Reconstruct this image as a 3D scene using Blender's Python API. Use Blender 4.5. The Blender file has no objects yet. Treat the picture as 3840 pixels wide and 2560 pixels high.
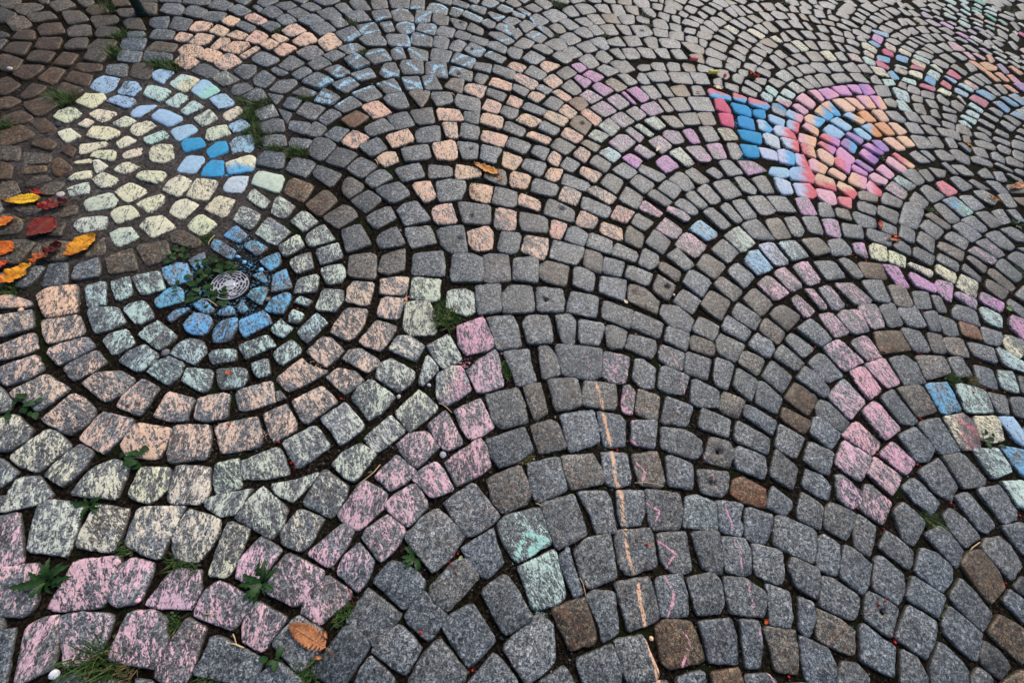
import bpy, math, random
import numpy as np
from mathutils import Matrix, Vector
random.seed(7); RNG = np.random.default_rng(7)
SC = bpy.context.scene; COL = SC.collection

# ---------------------------------------------------------------- camera, sky, sun, exposure
CAM_H = 1.40
cam = bpy.data.cameras.new('camera'); camo = bpy.data.objects.new('camera', cam); COL.objects.link(camo)
camo.matrix_world = (Matrix.Translation((0, 0, CAM_H)) @ Matrix.Rotation(math.pi/2 - 1.06015625, 4, 'X')
                     @ Matrix.Rotation(0.2428125, 4, 'Z'))
cam.sensor_width = 36.0; cam.lens = 36.0*1534.375/3840.0; cam.clip_start = 0.02; cam.clip_end = 500
SC.camera = camo
SUN_EL, SUN_AZ = 44.0, 14.0          # azimuth clockwise from +Y
world = bpy.data.worlds.new('World'); SC.world = world; world.use_nodes = True
wn = world.node_tree; bg = wn.nodes['Background']
sky = wn.nodes.new('ShaderNodeTexSky'); sky.sky_type = 'NISHITA'; sky.sun_disc = False
sky.sun_elevation = math.radians(SUN_EL); sky.sun_rotation = math.radians(SUN_AZ)
sky.air_density = 1.0; sky.dust_density = 5.0; sky.ozone_density = 1.0
wn.links.new(sky.outputs[0], bg.inputs[0]); bg.inputs[1].default_value = 0.10
sun = bpy.data.lights.new('sun', 'SUN'); suno = bpy.data.objects.new('sun', sun); COL.objects.link(suno)
sun.energy = 1.0; sun.angle = math.radians(14); sun.color = (1.0, 0.97, 0.93)
az, el = math.radians(SUN_AZ), math.radians(SUN_EL)
sdir = Vector((math.sin(az)*math.cos(el), math.cos(az)*math.cos(el), math.sin(el)))
suno.rotation_euler = sdir.to_track_quat('Z', 'Y').to_euler()
vs = SC.view_settings; vs.view_transform = 'Standard'; vs.look = 'None'; vs.gamma = 1.0; vs.use_curve_mapping = False
vs.exposure = 0.36

# ---------------------------------------------------------------- helpers
def tag(o, label=None, cat=None, group=None, kind=None):
    if label: o['label'] = label
    if cat: o['category'] = cat
    if group: o['group'] = group
    if kind: o['kind'] = kind
    return o
def empty(name, loc=(0, 0, 0), rz=0):
    o = bpy.data.objects.new(name, None); COL.objects.link(o); o.location = loc; o.rotation_euler = (0, 0, rz)
    o.empty_display_size = .05; return o
def mesh(name, V, Fs, mat=None, smooth=False):
    me = bpy.data.meshes.new(name); me.from_pydata([tuple(map(float, v)) for v in V], [], Fs)
    if mat: me.materials.append(mat)
    if smooth: me.polygons.foreach_set('use_smooth', [True]*len(me.polygons))
    me.update(); return me
def link(name, me, parent=None, loc=None):
    o = bpy.data.objects.new(name, me); COL.objects.link(o)
    if parent: o.parent = parent
    if loc is not None: o.location = loc
    return o
def attr_c(me, name, arr):
    a = me.attributes.new(name, 'FLOAT_COLOR', 'POINT'); a.data.foreach_set('color', np.asarray(arr, np.float32).ravel())
def attr_f(me, name, arr):
    a = me.attributes.new(name, 'FLOAT', 'POINT'); a.data.foreach_set('value', np.asarray(arr, np.float32).ravel())
def s2l(c): return tuple(((x/255.)/12.92 if x <= 10 else ((x/255.+.055)/1.055)**2.4) for x in c)

class NT:
    def __init__(s, name, rough=.8, spec=.3):
        s.m = bpy.data.materials.new(name); s.m.use_nodes = True; s.t = s.m.node_tree; s.b = s.t.nodes['Principled BSDF']
        s.b.inputs['Roughness'].default_value = rough; s.b.inputs['Specular IOR Level'].default_value = spec
    def n(s, typ, **kw):
        o = s.t.nodes.new(typ)
        for k, v in kw.items():
            if k.startswith('i_'):
                q = k[2:]; q = int(q) if q.isdigit() else q
                if hasattr(v, 'is_output'): s.t.links.new(v, o.inputs[q])
                else: o.inputs[q].default_value = v
            else: setattr(o, k, v)
        return o
    def set(s, inp, v):
        if hasattr(v, 'is_output'): s.t.links.new(v, s.b.inputs[inp])
        else: s.b.inputs[inp].default_value = v
    def noise(s, vec, scale, detail=4, rough=.6, dist=0):
        return s.n('ShaderNodeTexNoise', i_Vector=vec, i_Scale=scale, i_Detail=detail, i_Roughness=rough, i_Distortion=dist).outputs['Fac']
    def ramp(s, fac, stops, interp='LINEAR'):
        r = s.n('ShaderNodeValToRGB', i_Fac=fac); e = r.color_ramp; e.interpolation = interp
        while len(e.elements) > 1: e.elements.remove(e.elements[-1])
        for k, (p, c) in enumerate(stops):
            q = e.elements[0] if k == 0 else e.elements.new(p)
            q.position = p; q.color = (c, c, c, 1) if isinstance(c, (int, float)) else (*c, 1)
        return r.outputs['Color']
    def math(s, op, a, b=0.0, clamp=False):
        o = s.n('ShaderNodeMath', operation=op, use_clamp=clamp, i_0=a, i_1=b); return o.outputs[0]
    def mix(s, fac, a, b, blend='MIX'):
        o = s.n('ShaderNodeMix', data_type='RGBA', blend_type=blend)
        for q, v in ((0, fac), (6, a), (7, b)):
            if hasattr(v, 'is_output'): s.t.links.new(v, o.inputs[q])
            else: o.inputs[q].default_value = v if q == 0 else ((*v, 1) if len(v) == 3 else v)
        return o.outputs[2]
    def att(s, name): return s.n('ShaderNodeAttribute', attribute_name=name)
    def bump(s, h, strength, dist):
        o = s.n('ShaderNodeBump', i_Height=h, i_Strength=strength, i_Distance=dist); s.set('Normal', o.outputs[0])

# ---------------------------------------------------------------- materials
def granite():
    m = NT('granite', .72, .5)
    pos = m.n('ShaderNodeNewGeometry').outputs['Position']
    rnd = m.att('rnd').outputs['Fac']
    off = m.n('ShaderNodeCombineXYZ', i_Z=m.math('MULTIPLY', rnd, 7.0)).outputs[0]
    vec = m.n('ShaderNodeVectorMath', operation='ADD', i_0=pos, i_1=off).outputs[0]
    nA = m.noise(vec, 105, 5, .80, .8); nB = m.noise(vec, 250, 2, .6); nL = m.noise(vec, 16, 3, .6)
    g = m.math('ADD', m.math('MULTIPLY', nA, .72), m.math('MULTIPLY', nB, .28))
    base = m.ramp(g, [(.38, (.006, .008, .011)), (.45, (.034, .043, .053)), (.505, (.110, .129, .145)), (.56, (.262, .292, .31)), (.63, (.58, .61, .615))])
    low = m.ramp(nL, [(.3, .68), (.7, 1.28)])
    base = m.mix(1.0, base, low, 'MULTIPLY')
    tint = m.att('tint')
    base = m.mix(1.0, base, tint.outputs['Color'], 'MULTIPLY')
    # rusty iron staining, only as strong as the stone's own stain value
    nS = m.noise(vec, 24, 4, .65, .5)
    st = m.math('MULTIPLY', m.ramp(nS, [(.42, 0.0), (.62, 1.0)]), tint.outputs['Alpha'], True)
    base = m.mix(m.math('MULTIPLY', st, .75), base, m.mix(1.0, base, (1.0, .52, .25), 'MULTIPLY'))
    # lichen / dirt film from the joints, irregular
    edge = m.att('edge').outputs['Fac']
    nD = m.noise(vec, 60, 3, .6)
    dirt = m.math('MULTIPLY', m.math('SUBTRACT', 1.0, m.math('ADD', edge, m.math('SUBTRACT', nD, .5)), True), .8, True)
    base = m.mix(dirt, base, (.050, .038, .027))
    # chalk: rubbed on the high grains of the top face
    ch = m.att('chalk'); cov = m.att('cov').outputs['Fac']
    sv = m.n('ShaderNodeVectorRotate', rotation_type='Z_AXIS', i_Vector=vec, i_Angle=m.math('ADD', .5, m.math('MULTIPLY', rnd, .9))).outputs[0]
    sv = m.n('ShaderNodeMapping', i_Vector=sv, i_Scale=(.52, 1.35, 1.0)).outputs[0]
    c1 = m.noise(sv, 135, 3, .68, .8); c2 = m.noise(sv, 34, 2, .5, .5)
    cn = m.math('ADD', m.math('MULTIPLY', c1, .56), m.math('ADD', m.math('MULTIPLY', c2, .32), m.math('MULTIPLY', nA, .12)))
    th = m.math('ADD', .5, m.math('MULTIPLY', m.math('SUBTRACT', .5, cov), .46))
    d = m.math('SUBTRACT', cn, th)
    d = m.math('SUBTRACT', d, m.math('MULTIPLY', m.math('SUBTRACT', 1.0, edge), .10))
    mask = m.n('ShaderNodeMapRange', i_Value=d, interpolation_type='SMOOTHSTEP'); mask.inputs[1].default_value = -.008; mask.inputs[2].default_value = .014
    has = m.math('GREATER_THAN', cov, .02)
    mk = m.math('MULTIPLY', mask.outputs[0], m.math('MULTIPLY', has, .97))
    chq = m.mix(1.0, ch.outputs['Color'], m.ramp(m.noise(vec, 48, 4, .7), [(.32, .80), (.62, 1.03)]), 'MULTIPLY')
    chc = m.mix(1.0, chq, m.ramp(g, [(.40, .62), (.52, 1.0)]), 'MULTIPLY')
    # a thin film of dust between the strokes
    film = m.math('MULTIPLY', m.math('MULTIPLY', cov, edge), .06, True)
    thin = m.math('MULTIPLY', m.math('SUBTRACT', 1.08, cov), 1.6, True); chc = m.mix(thin, chq, chc)
    base = m.mix(film, base, chc)
    m.set('Base Color', m.mix(mk, base, chc))
    m.set('Roughness', m.math('ADD', .46, m.math('MULTIPLY', mk, .5)))
    h = m.math('ADD', m.math('MULTIPLY', g, 1.0), m.math('MULTIPLY', nD, .5))
    m.bump(h, .55, .004)
    return m.m
def soil():
    m = NT('joint_soil', .95, .06)
    pos = m.n('ShaderNodeNewGeometry').outputs['Position']
    n1 = m.noise(pos, 90, 6, .75); n2 = m.noise(pos, 9, 3, .6)
    c = m.ramp(n1, [(.35, (.0015, .0013, .0011)), (.5, (.0125, .0092, .0062)), (.6, (.040, .030, .021)), (.72, (.13, .112, .098))])
    mort = m.att('mortar').outputs['Fac']
    c2 = m.ramp(n1, [(.36, (.03, .026, .026)), (.5, (.085, .074, .071)), (.64, (.17, .15, .142)), (.74, (.30, .275, .26))])
    c = m.mix(mort, c, c2)
    c = m.mix(1.0, c, m.ramp(n2, [(.3, .6), (.7, 1.3)]), 'MULTIPLY')
    n3 = m.noise(pos, 5.5, 4, .7); n4 = m.noise(pos, 260, 3, .7)
    c = m.mix(m.math('MULTIPLY', m.ramp(n3, [(.54, 0.0), (.66, .85)]), m.math('SUBTRACT', 1.0, m.math('MULTIPLY', mort, .8))), c, m.ramp(n4, [(.35, (.004, .007, .002)), (.6, (.022, .036, .008)), (.75, (.06, .065, .02))]))
    ch = m.att('chalk'); cov = m.att('cov').outputs['Fac']
    cn = m.noise(pos, 120, 3, .7)
    mk = m.ramp(m.math('SUBTRACT', cn, m.math('SUBTRACT', .68, m.math('MULTIPLY', cov, .3))), [(.0, 0.0), (.03, 1.0)])
    c = m.mix(m.math('MULTIPLY', mk, m.math('GREATER_THAN', cov, .02)), c, ch.outputs['Color'])
    m.set('Base Color', c); m.bump(n1, .9, .012)
    return m.m
def vcol_mat(name, rough=.6, spec=.3, nscale=120, amt=.35, trans=0):
    m = NT(name, rough, spec)
    pos = m.n('ShaderNodeNewGeometry').outputs['Position']
    n = m.noise(pos, nscale, 4, .65)
    c = m.mix(1.0, m.att('col').outputs['Color'], m.ramp(n, [(.3, 1-amt), (.7, 1+amt)]), 'MULTIPLY')
    m.set('Base Color', c); m.bump(n, .25, .002)
    if trans: m.set('Subsurface Weight', trans); m.b.inputs['Subsurface Radius'].default_value = (.004, .003, .001)
    return m.m
def plain(name, col, rough=.6, spec=.3, metal=0, nscale=200, amt=.2, bump=.2):
    m = NT(name, rough, spec); m.b.inputs['Metallic'].default_value = metal
    tc = m.n('ShaderNodeTexCoord').outputs['Object']
    n = m.noise(tc, nscale, 4, .65)
    c = m.mix(1.0, col, m.ramp(n, [(.3, 1-amt), (.7, 1+amt)]), 'MULTIPLY')
    m.set('Base Color', c)
    if bump: m.bump(n, bump, .001)
    return m.m
GRAN = granite(); SOIL = soil(); LEAFM = vcol_mat('leaf', .5, .35, 160, .3); GREEN = vcol_mat('foliage', .5, .3, 90, .35)
GRAVELM = vcol_mat('gravel', .8, .3, 300, .4)

# ---------------------------------------------------------------- the traced paving (millimetres on the ground)
STONES = """-951,-257:-58,-54 -36,-64 69,-33 58,32 35,75 -67,43;p5
-742,-326:-58,-61 62,-56 58,-2 24,40 -18,49 -68,33;p4
-885,-358:-6,-60 33,-50 57,-13 39,52 -43,43 -81,24;p4
-1125,-145:-22,-68 75,-57 64,-13 30,64 -70,48 -75,25;w4
277,-152:-15,-81 42,-30 48,-11 31,59 -11,76 -95,-15;
-526,-334:-56,-42 90,-41 90,16 -23,37 -51,36 -49,-3;
-83,54:20,-86 55,-43 84,29 -19,78 -54,43 -86,-20;
-1106,-306:-21,-47 49,-44 61,-12 5,67 -91,34;p4
-635,-352:-44,-16 -33,-44 33,-52 45,-34 28,68 -29,75;p2
-971,-387:-3,-88 59,-38 29,13 -1,52 -29,43 -57,18;p4
-238,-271:-65,-46 -8,-57 32,-51 61,35 2,64 -21,57;D
-863,-104:-55,-42 5,-53 52,-56 42,24 37,77 -81,46;y4
-435,-133:-60,-43 33,-58 67,-3 66,33 -45,56 -63,15;p4
12,-254:-58,-35 -51,-56 73,-21 82,11 -8,66 -38,34;
168,127:-44,-39 11,-82 102,-7 46,82 -44,37 -72,8;t2
72,-164:11,-55 29,-65 83,6 -1,74 -55,34 -65,4;
265,0:-45,-19 -17,-65 53,-32 69,-9 19,99 -81,28;t5
674,-61:-38,-50 -11,-61 86,-23 47,59 -29,50 -56,25;B
-350,-271:-76,-11 7,-50 24,-49 54,9 32,42 -38,58;p0
-599,-220:-48,-43 62,-54 77,17 -4,37 -34,37 -54,8;p4
-752,-90:-20,-61 42,-56 57,14 39,53 -55,58 -60,-9;y4
-185,-183:-73,-12 -19,-40 18,-51 54,1 64,30 -44,69;
-1002,-125:-50,-14 -35,-54 60,-47 53,6 33,58 -58,48;y4
183,-67:-4,-72 52,-31 63,-16 11,36 -32,69 -94,14;
13,142:-23,-50 5,-61 59,-13 78,15 -23,93 -97,14;
572,18:-39,-76 38,-36 49,-24 31,36 13,71 -88,32;
408,98:-30,-46 -6,-75 77,-30 43,85 -26,54 -59,13;
-723,-222:-60,-39 -37,-45 55,-30 53,15 29,55 -39,44;p5
458,-170:-30,-51 57,-35 60,12 29,66 -64,15 -54,-10;
307,187:-26,-68 -8,-74 71,-20 40,40 11,87 -87,35;
-598,11:-73,-32 50,-62 63,-26 55,24 -39,62 -56,32;w3
546,146:-55,-37 -28,-62 54,-24 62,-8 41,83 -75,50;
-1,-50:-59,-28 -36,-53 10,-66 72,27 27,69 -12,50;
-855,-229:-28,-41 5,-52 54,-35 37,52 -26,51 -44,28;p5
-331,-161:-52,-39 8,-57 55,5 60,29 -19,54 -52,9;p3
389,-73:-21,-63 41,-36 49,-22 20,40 1,66 -87,18;B
113,236:-43,-45 -8,-65 57,-23 66,21 11,90 -82,20;b
562,-130:-46,-13 -20,-49 53,-27 64,-13 14,66 -65,38;
-137,-78:22,-60 50,-22 60,13 5,42 -51,44 -84,-14;
-1089,-10:-53,-51 -15,-49 70,-37 47,54 -4,58 -45,24;y4
-1307,27:-63,-31 -27,-50 34,-56 72,26 10,57 -27,56;y3
-327,88:-60,-29 -49,-45 15,-62 61,10 58,53 -27,74;p4
-103,-222:-62,-26 39,-57 62,5 24,30 -14,43 -48,3;
171,-242:-66,-30 -62,-45 61,-22 63,4 19,38 -14,52;
808,-28:-43,-14 -33,-56 51,-45 50,24 36,61 -62,31;
1089,322:-81,-47 49,-73 70,-9 70,32 -43,52 -62,44;
-467,-250:-34,-39 27,-52 49,16 47,28 -40,47 -51,-1;p4
-846,34:-26,-58 56,-42 61,-3 29,58 -63,40 -57,4;y4
-909,143:-38,-56 -16,-57 67,-26 44,32 18,67 -76,41;o5
-1203,-207:12,-63 57,-35 42,-12 -31,67 -79,44;p4
273,761:-51,-60 61,-52 89,-28 80,87 -96,59 -81,-5;
1111,-23:-43,-53 47,-47 53,6 35,41 -44,56 -50,-5;
-1054,123:-44,-27 -9,-54 77,-41 64,51 -37,43 -50,31;o6
1753,358:-16,-99 58,-35 54,16 17,65 -31,50 -79,3;B
-559,-119:-45,-2 -32,-39 9,-46 36,-24 53,46 -19,65;p3
-1288,149:-79,-40 28,-60 49,-21 48,18 5,44 -53,58;o4
-787,211:-17,-70 77,-23 61,16 24,61 -66,15 -78,-1;o5
906,105:-61,-55 38,-45 54,-8 53,24 -9,47 -74,37;
-644,-98:-24,-70 26,-66 37,-31 27,54 -25,60 -41,53;y3
-32,299:-26,-81 21,-45 61,-1 29,63 2,80 -86,-19;p4
1456,115:-77,-21 -32,-42 5,-55 46,-4 69,46 -13,76;
-1170,128:-57,-44 41,-65 57,2 51,44 -42,45 -52,18;o5
226,307:-50,-38 -20,-81 70,-20 46,32 26,77 -72,30;
-443,107:-59,-48 40,-67 52,-10 50,25 -36,58 -45,39;w2
-1443,175:-48,-23 13,-30 42,-45 82,39 -18,69 -72,-7;o4
630,299:-55,-15 -39,-65 53,-46 61,15 47,63 -65,50;
80,42:-19,-47 16,-60 54,-7 21,37 4,74 -77,1;
1005,-13:-30,-53 34,-47 46,-1 44,57 -55,47 -40,-2;b
1306,58:-57,-49 34,-69 61,10 20,22 -20,48 -40,40;
-476,-20:-52,-8 -31,-35 20,-43 42,-23 50,51 -29,60;y2
-235,24:-57,-17 17,-65 50,-12 56,30 -9,60 -57,4;p4
664,63:-33,-67 47,-47 45,3 28,57 -34,36 -54,21;
-63,-146:-24,-24 40,-50 73,15 -10,59 -36,11 -41,-9;
77,368:-56,-27 -17,-60 36,-32 82,16 35,89 -80,13;
316,503:-55,-28 -27,-87 69,-30 58,31 33,80 -77,36;
1531,46:-67,-58 40,-38 58,4 36,35 -9,63 -55,-5;
783,86:-41,-61 24,-44 42,-20 36,39 11,59 -72,27;
44,513:-43,-50 -9,-75 77,-29 48,40 15,83 -87,30;
1599,146:-5,-46 31,-62 79,18 -8,73 -46,21 -50,-5;
452,-32:-8,-30 7,-68 53,-37 31,58 -29,49 -53,27;o0
1191,66:-71,-31 27,-49 42,-28 51,17 7,39 -58,50;b
341,361:-55,-23 -30,-69 73,-23 64,19 26,63 -77,30;b
-203,121:-58,-14 -10,-41 31,-54 70,16 10,71 -41,22;p4
-1256,-87:-26,-58 51,-17 66,8 0,46 -49,29 -44,-10;w4
672,168:-43,-25 -13,-45 37,-38 50,-24 33,78 -61,51;
1211,162:-68,-33 18,-49 41,-39 66,19 -14,54 -45,51;
-656,137:-46,-51 21,-35 74,-7 29,41 2,60 -79,-6;w5
-281,-69:-47,-23 27,-56 42,-17 42,23 -17,60 -46,15;p3
-577,218:-35,-28 17,-64 78,22 5,73 -65,-1;w3
1398,260:-65,-41 10,-73 45,-22 52,21 -5,60 -34,54;
411,248:-30,-17 -2,-68 61,-52 35,35 15,62 -77,38;
-951,3:-39,-32 -11,-40 31,-38 53,9 23,61 -55,42;y6
1666,244:-34,-33 17,-72 68,-15 24,46 -9,66 -65,5;
-370,-31:-57,-28 -49,-36 18,-54 42,8 42,51 4,61;p3
-178,556:-35,-63 10,-87 75,-8 20,69 -14,65 -58,20;yp4
-1613,505:8,-74 83,-33 51,16 6,70 -69,29 -76,-8;o6
-375,-351:-44,-31 56,-12 59,10 -21,38 -52,-3;
-1198,11:-44,-42 26,-58 41,1 34,44 -16,56 -41,-3;y4
1340,162:-54,-39 22,-72 67,14 22,33 -20,39 -36,25;H
1775,168:-29,-32 14,-60 48,-9 54,37 -14,63 -72,1;B
-1414,51:-10,-52 27,-43 52,-5 39,26 -34,54 -71,19;y3
-65,639:-8,-93 70,-46 40,39 12,92 -44,28 -70,-19;p4
-483,317:-22,-34 14,-66 62,1 54,22 -27,73 -79,2;w3
1575,326:-77,-27 -2,-68 41,-28 59,18 16,49 -33,55;
761,318:-61,-55 37,-45 53,-38 45,44 -24,54 -54,38;G
1848,436:1,-85 63,-24 42,30 12,51 -43,32 -75,-4;
-430,427:22,-73 50,-37 73,28 -27,66 -56,29 -64,-13;w4
-1257,266:22,-59 55,-15 58,29 5,44 -60,22 -80,-20;o4
-148,-301:-36,-15 -28,-35 53,-19 61,9 -16,42 -31,16;
989,208:-52,-36 24,-46 41,-27 44,53 -55,55;
793,200:-32,-44 14,-50 32,-45 34,16 23,73 -68,48;
-63,433:-41,-21 2,-60 42,-33 70,3 1,90 -75,24;p4
1288,265:-64,-36 5,-71 30,-34 50,23 9,54 -30,62;
-142,755:-53,-37 -13,-70 59,-29 76,-1 6,100 -78,34;p6
-373,786:-48,-55 -10,-77 78,-43 50,29 5,87 -72,58;w6
-409,209:-55,-21 -5,-47 32,-54 64,42 3,60 -38,22;w5
-225,302:-9,-54 24,-59 71,23 12,59 -36,40 -64,-6;p3
-266,414:-65,-12 -33,-42 2,-64 43,-8 69,38 -16,87;w5
884,211:-46,-49 9,-49 34,-36 39,26 21,58 -55,49;
1213,-39:-55,-49 42,-31 51,10 25,36 -24,33 -42,2;
700,548:-82,-42 38,-50 60,-16 59,23 9,48 -85,37;
-1036,-429:22,-56 41,-44 8,11 -16,52 -57,36;
-610,353:-12,-49 11,-60 73,35 0,73 -70,0;o5
-691,451:-74,-34 -15,-68 30,-26 79,34 10,36 -29,58;o5
1408,10:-47,-48 31,-39 46,-2 26,42 -20,52 -39,-3;
231,623:-40,-13 -15,-74 77,-30 43,75 -65,40;
517,273:-37,-32 -26,-53 34,-36 45,3 39,70 -52,48;
1510,227:-66,-18 25,-46 46,-20 72,18 -25,58 -55,6;
908,-16:-28,-9 -23,-59 20,-50 33,6 26,60 -32,52;
-143,221:15,-58 72,-19 27,29 -6,50 -44,17 -63,-17;p5
1363,640:-84,-25 1,-72 43,-14 67,36 -30,74;p5
-1526,399:-45,-23 -6,-54 54,-13 71,10 8,67 -80,16;o5
464,385:-41,-43 -4,-49 40,-28 45,-7 23,70 -63,54;
569,417:-25,-53 43,-45 59,-24 30,73 -57,40 -50,9;b
-38,822:-42,-23 -11,-84 75,-48 47,34 11,78 -81,41;
1005,95:-34,-47 28,-44 38,-11 36,51 -34,55 -35,-2;
-842,-451:-25,-31 37,-19 37,16 -5,29 -41,6;D
-1147,243:-43,-40 38,-51 41,-4 39,43 -29,61 -48,-9;o3
370,653:-53,-55 60,-44 62,-1 54,57 -61,46 -64,-7;
1814,708:-41,-67 46,-37 70,-12 7,74 -82,42;
-1539,230:-28,-39 -4,-46 37,-12 58,28 2,64 -64,4;o4
-811,331:-12,-47 11,-40 77,5 30,72 -51,15 -52,-4;o5
-384,537:-60,-28 33,-60 66,-15 61,27 -38,57 -64,20;w4
-271,1084:-46,-55 -32,-86 90,-48 57,64 0,74 -66,50;
201,452:-42,-21 -14,-68 72,-26 38,38 6,59 -63,17;b
1921,616:-24,-73 31,-44 47,-18 29,39 10,68 -90,30;
-1013,235:-53,-36 -5,-37 48,-24 37,1 32,46 -59,48;o4
1691,644:-28,-48 23,-60 61,1 20,91 -79,17;
-751,78:-32,-23 -1,-55 50,-16 35,12 1,57 -53,27;w4
-262,198:-62,-14 -26,-30 1,-44 43,-6 59,30 -17,65;p4
-146,364:-31,-17 14,-47 38,-37 64,-7 -21,86 -66,21;p3
57,687:-33,-23 -1,-78 67,-43 34,23 13,82 -78,39;
1103,203:-34,-36 27,-56 47,-1 49,30 -34,47 -53,16;
-15,997:-43,-89 72,-49 54,24 36,71 -46,52 -73,-8;
1517,448:-35,-47 -1,-61 26,-29 66,27 -7,77 -51,35;
430,535:-39,-27 -20,-70 50,-51 43,39 27,55 -59,51;
1395,501:-50,-23 -48,-36 20,-71 74,14 16,56 -13,58;p3
957,328:-47,-54 15,-59 42,-10 54,38 -21,47 -40,38;
1869,893:-41,-91 44,-62 49,44 20,74 -73,36;yr3
-726,5:-32,-20 14,-31 49,-16 61,59 -39,12 -51,-2;w3
1255,410:-57,-37 11,-63 45,-12 64,35 -18,52 -41,29;
872,325:-47,-46 23,-47 32,-12 19,2 34,56 -59,45;
1743,835:-19,-77 72,-38 24,81 -77,32;
-340,310:-61,-19 -7,-55 15,-32 60,34 -5,74;w4
-678,270:-21,-36 8,-58 51,-4 42,16 -14,65 -66,16;o4
-909,271:-32,-49 2,-47 57,-22 25,50 3,49 -58,16;o4
345,-219:-50,-33 41,-16 45,11 11,41 -48,-5;
1649,414:6,-67 28,-44 46,-4 18,41 -19,58 -79,15;
1377,901:-4,-89 76,8 4,90 -78,-9;p5
-156,1132:-41,-35 -16,-96 87,-56 44,81 -21,63 -55,42;
-609,687:-62,-46 10,-63 32,-43 40,13 30,78 -47,61;o4
684,438:-40,-54 39,-49 46,-25 44,39 -37,49 -51,39;
1753,46:-66,-40 12,-26 75,24 28,44 -50,0;B
925,427:-55,-20 -21,-38 58,-41 71,23 -10,49 -45,27;R
833,-122:-45,-36 28,-23 39,6 28,38 -51,12;B
-548,104:-50,-33 15,-49 53,31 48,50 -3,14 -65,-13;w4
1196,288:-48,-52 12,-60 31,-20 41,38 -8,56 -29,39;
-422,1050:-57,-36 -45,-65 76,-33 66,9 34,90 -75,38;
91,876:-27,-79 66,-49 49,18 27,66 -51,43 -65,4;
-1691,380:-8,-54 23,-37 72,4 23,59 -50,17 -61,9;o2
-1449,340:-60,-25 6,-57 48,0 57,29 12,56 -62,-5;o4
811,427:-51,-38 19,-39 44,-12 52,54 -64,35;H
1715,489:-34,-35 -1,-64 68,-17 32,32 -12,60 -52,26;
1509,854:-4,-92 72,-30 14,50 -9,67 -75,4;p6
1961,1063:-50,-82 71,-50 69,46 -27,51 -62,36;t5
-1911,651:-9,-62 63,-50 46,50 -9,49 -42,27 -49,-15;b
1642,768:-28,-64 23,-50 66,7 7,79 -71,26;
947,540:-54,-38 41,-52 56,-16 53,31 -39,45 -55,29;
416,774:-49,-34 0,-58 48,-42 53,67 -49,66;p1
-1427,478:7,-59 47,-25 67,3 9,49 -67,27 -65,4;t4
-1609,298:-29,-39 -13,-42 35,-9 57,20 3,71 -56,-1;o4
-143,950:-33,-28 -15,-77 70,-36 36,91 -60,50;
1691,99:-42,-22 5,-48 55,-6 34,27 -10,45 -42,1;D
-242,666:-25,-32 19,-59 73,-4 -3,82 -65,14;w4
1459,359:15,-55 36,-29 48,6 3,37 -31,51 -75,-9;
831,543:-54,-31 -45,-43 32,-46 58,16 42,51 -32,53;bH
1698,979:-23,-78 69,-29 32,75 -78,33;b
-236,912:-49,-55 33,-58 60,-33 31,52 -8,60 -70,33;w5
1944,781:-29,-73 64,-20 37,62 -71,30;t5
-377,1218:-27,-42 27,-76 91,-49 34,94 -59,48 -65,26;H
949,626:-45,-24 65,-42 79,22 -43,59 -57,-12;
772,762:-47,-44 -22,-56 64,-37 64,30 -20,56 -41,48;
-495,663:-58,-29 -36,-46 30,-47 40,-7 52,59 -29,68;o4
724,-143:-52,-37 38,-20 37,26 20,30 -41,2;
-1373,301:-53,-23 1,-53 38,-13 54,26 0,57 -39,6;o3
-678,965:-36,-55 -16,-63 74,-49 33,63 9,71 -64,31;b
1789,549:-34,-4 -1,-50 27,-52 67,-17 -1,75 -56,46;
-649,562:-65,-24 20,-61 39,-28 54,17 -10,50 -39,48;o5
540,541:-37,-24 -28,-44 49,-39 54,67 -39,40;
1338,379:-43,-48 4,-64 38,7 45,38 -10,64 -36,7;
644,787:-49,-42 -7,-53 50,-44 71,36 -21,55 -42,46;
1072,538:-56,-30 25,-61 52,20 -23,70;
661,650:-47,-35 -37,-43 48,-34 69,48 -34,62;
1824,1026:-31,-81 61,-40 37,78 -67,41;b5
1151,417:-46,-16 -44,-37 27,-55 49,18 36,33 -21,55;
1698,1128:-35,-92 63,-47 42,43 1,65 -73,31;
1398,1113:-3,-81 90,-5 -2,75 -84,12;p4
-751,-439:-20,-25 56,-11 26,14 -22,15 -42,6;
1411,743:23,-61 68,-4 -6,69 -84,-5;p6
-1226,465:36,-50 54,-18 60,14 -34,51 -55,17 -60,-15;t4
1461,610:15,-67 67,11 -19,62 -62,-5;p6
1593,572:-29,-30 19,-64 61,-14 20,37 -9,59 -62,13;
113,1030:-39,-72 59,-48 60,3 42,62 -60,42 -60,13;H
-396,927:-42,-61 66,-40 42,61 -65,39;w5
-1123,356:-49,-24 31,-49 48,-12 40,31 -19,43 -49,12;t4
1214,611:-59,-14 -7,-43 27,-49 63,43 -26,62;
254,1043:-62,-55 61,-50 59,55 -56,50;
-1227,371:-51,-27 24,-47 46,-11 45,25 -16,48 -47,10;t4
1098,646:-47,-23 -34,-34 29,-49 72,37 -22,69;
1654,1256:-66,-81 84,-19 56,71 -74,27;B
-309,1402:-36,-73 78,-45 52,70 -96,48;H
659,1097:-24,-53 56,-60 79,11 15,61 -55,48 -71,-6;
1986,919:-53,-45 -5,-49 53,-24 59,77 -56,44;y6
342,49:-15,-14 20,-60 44,-40 9,19 -15,69 -42,30;
-1095,444:-50,-32 44,-48 55,2 25,37 -27,36 -46,6;t4
2015,676:-35,-47 10,-60 60,23 32,55 -66,27;t7
934,-107:-46,-33 35,-17 42,11 16,27 -47,12;
807,649:-52,-19 -38,-30 57,-37 71,34 -36,54;
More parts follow.
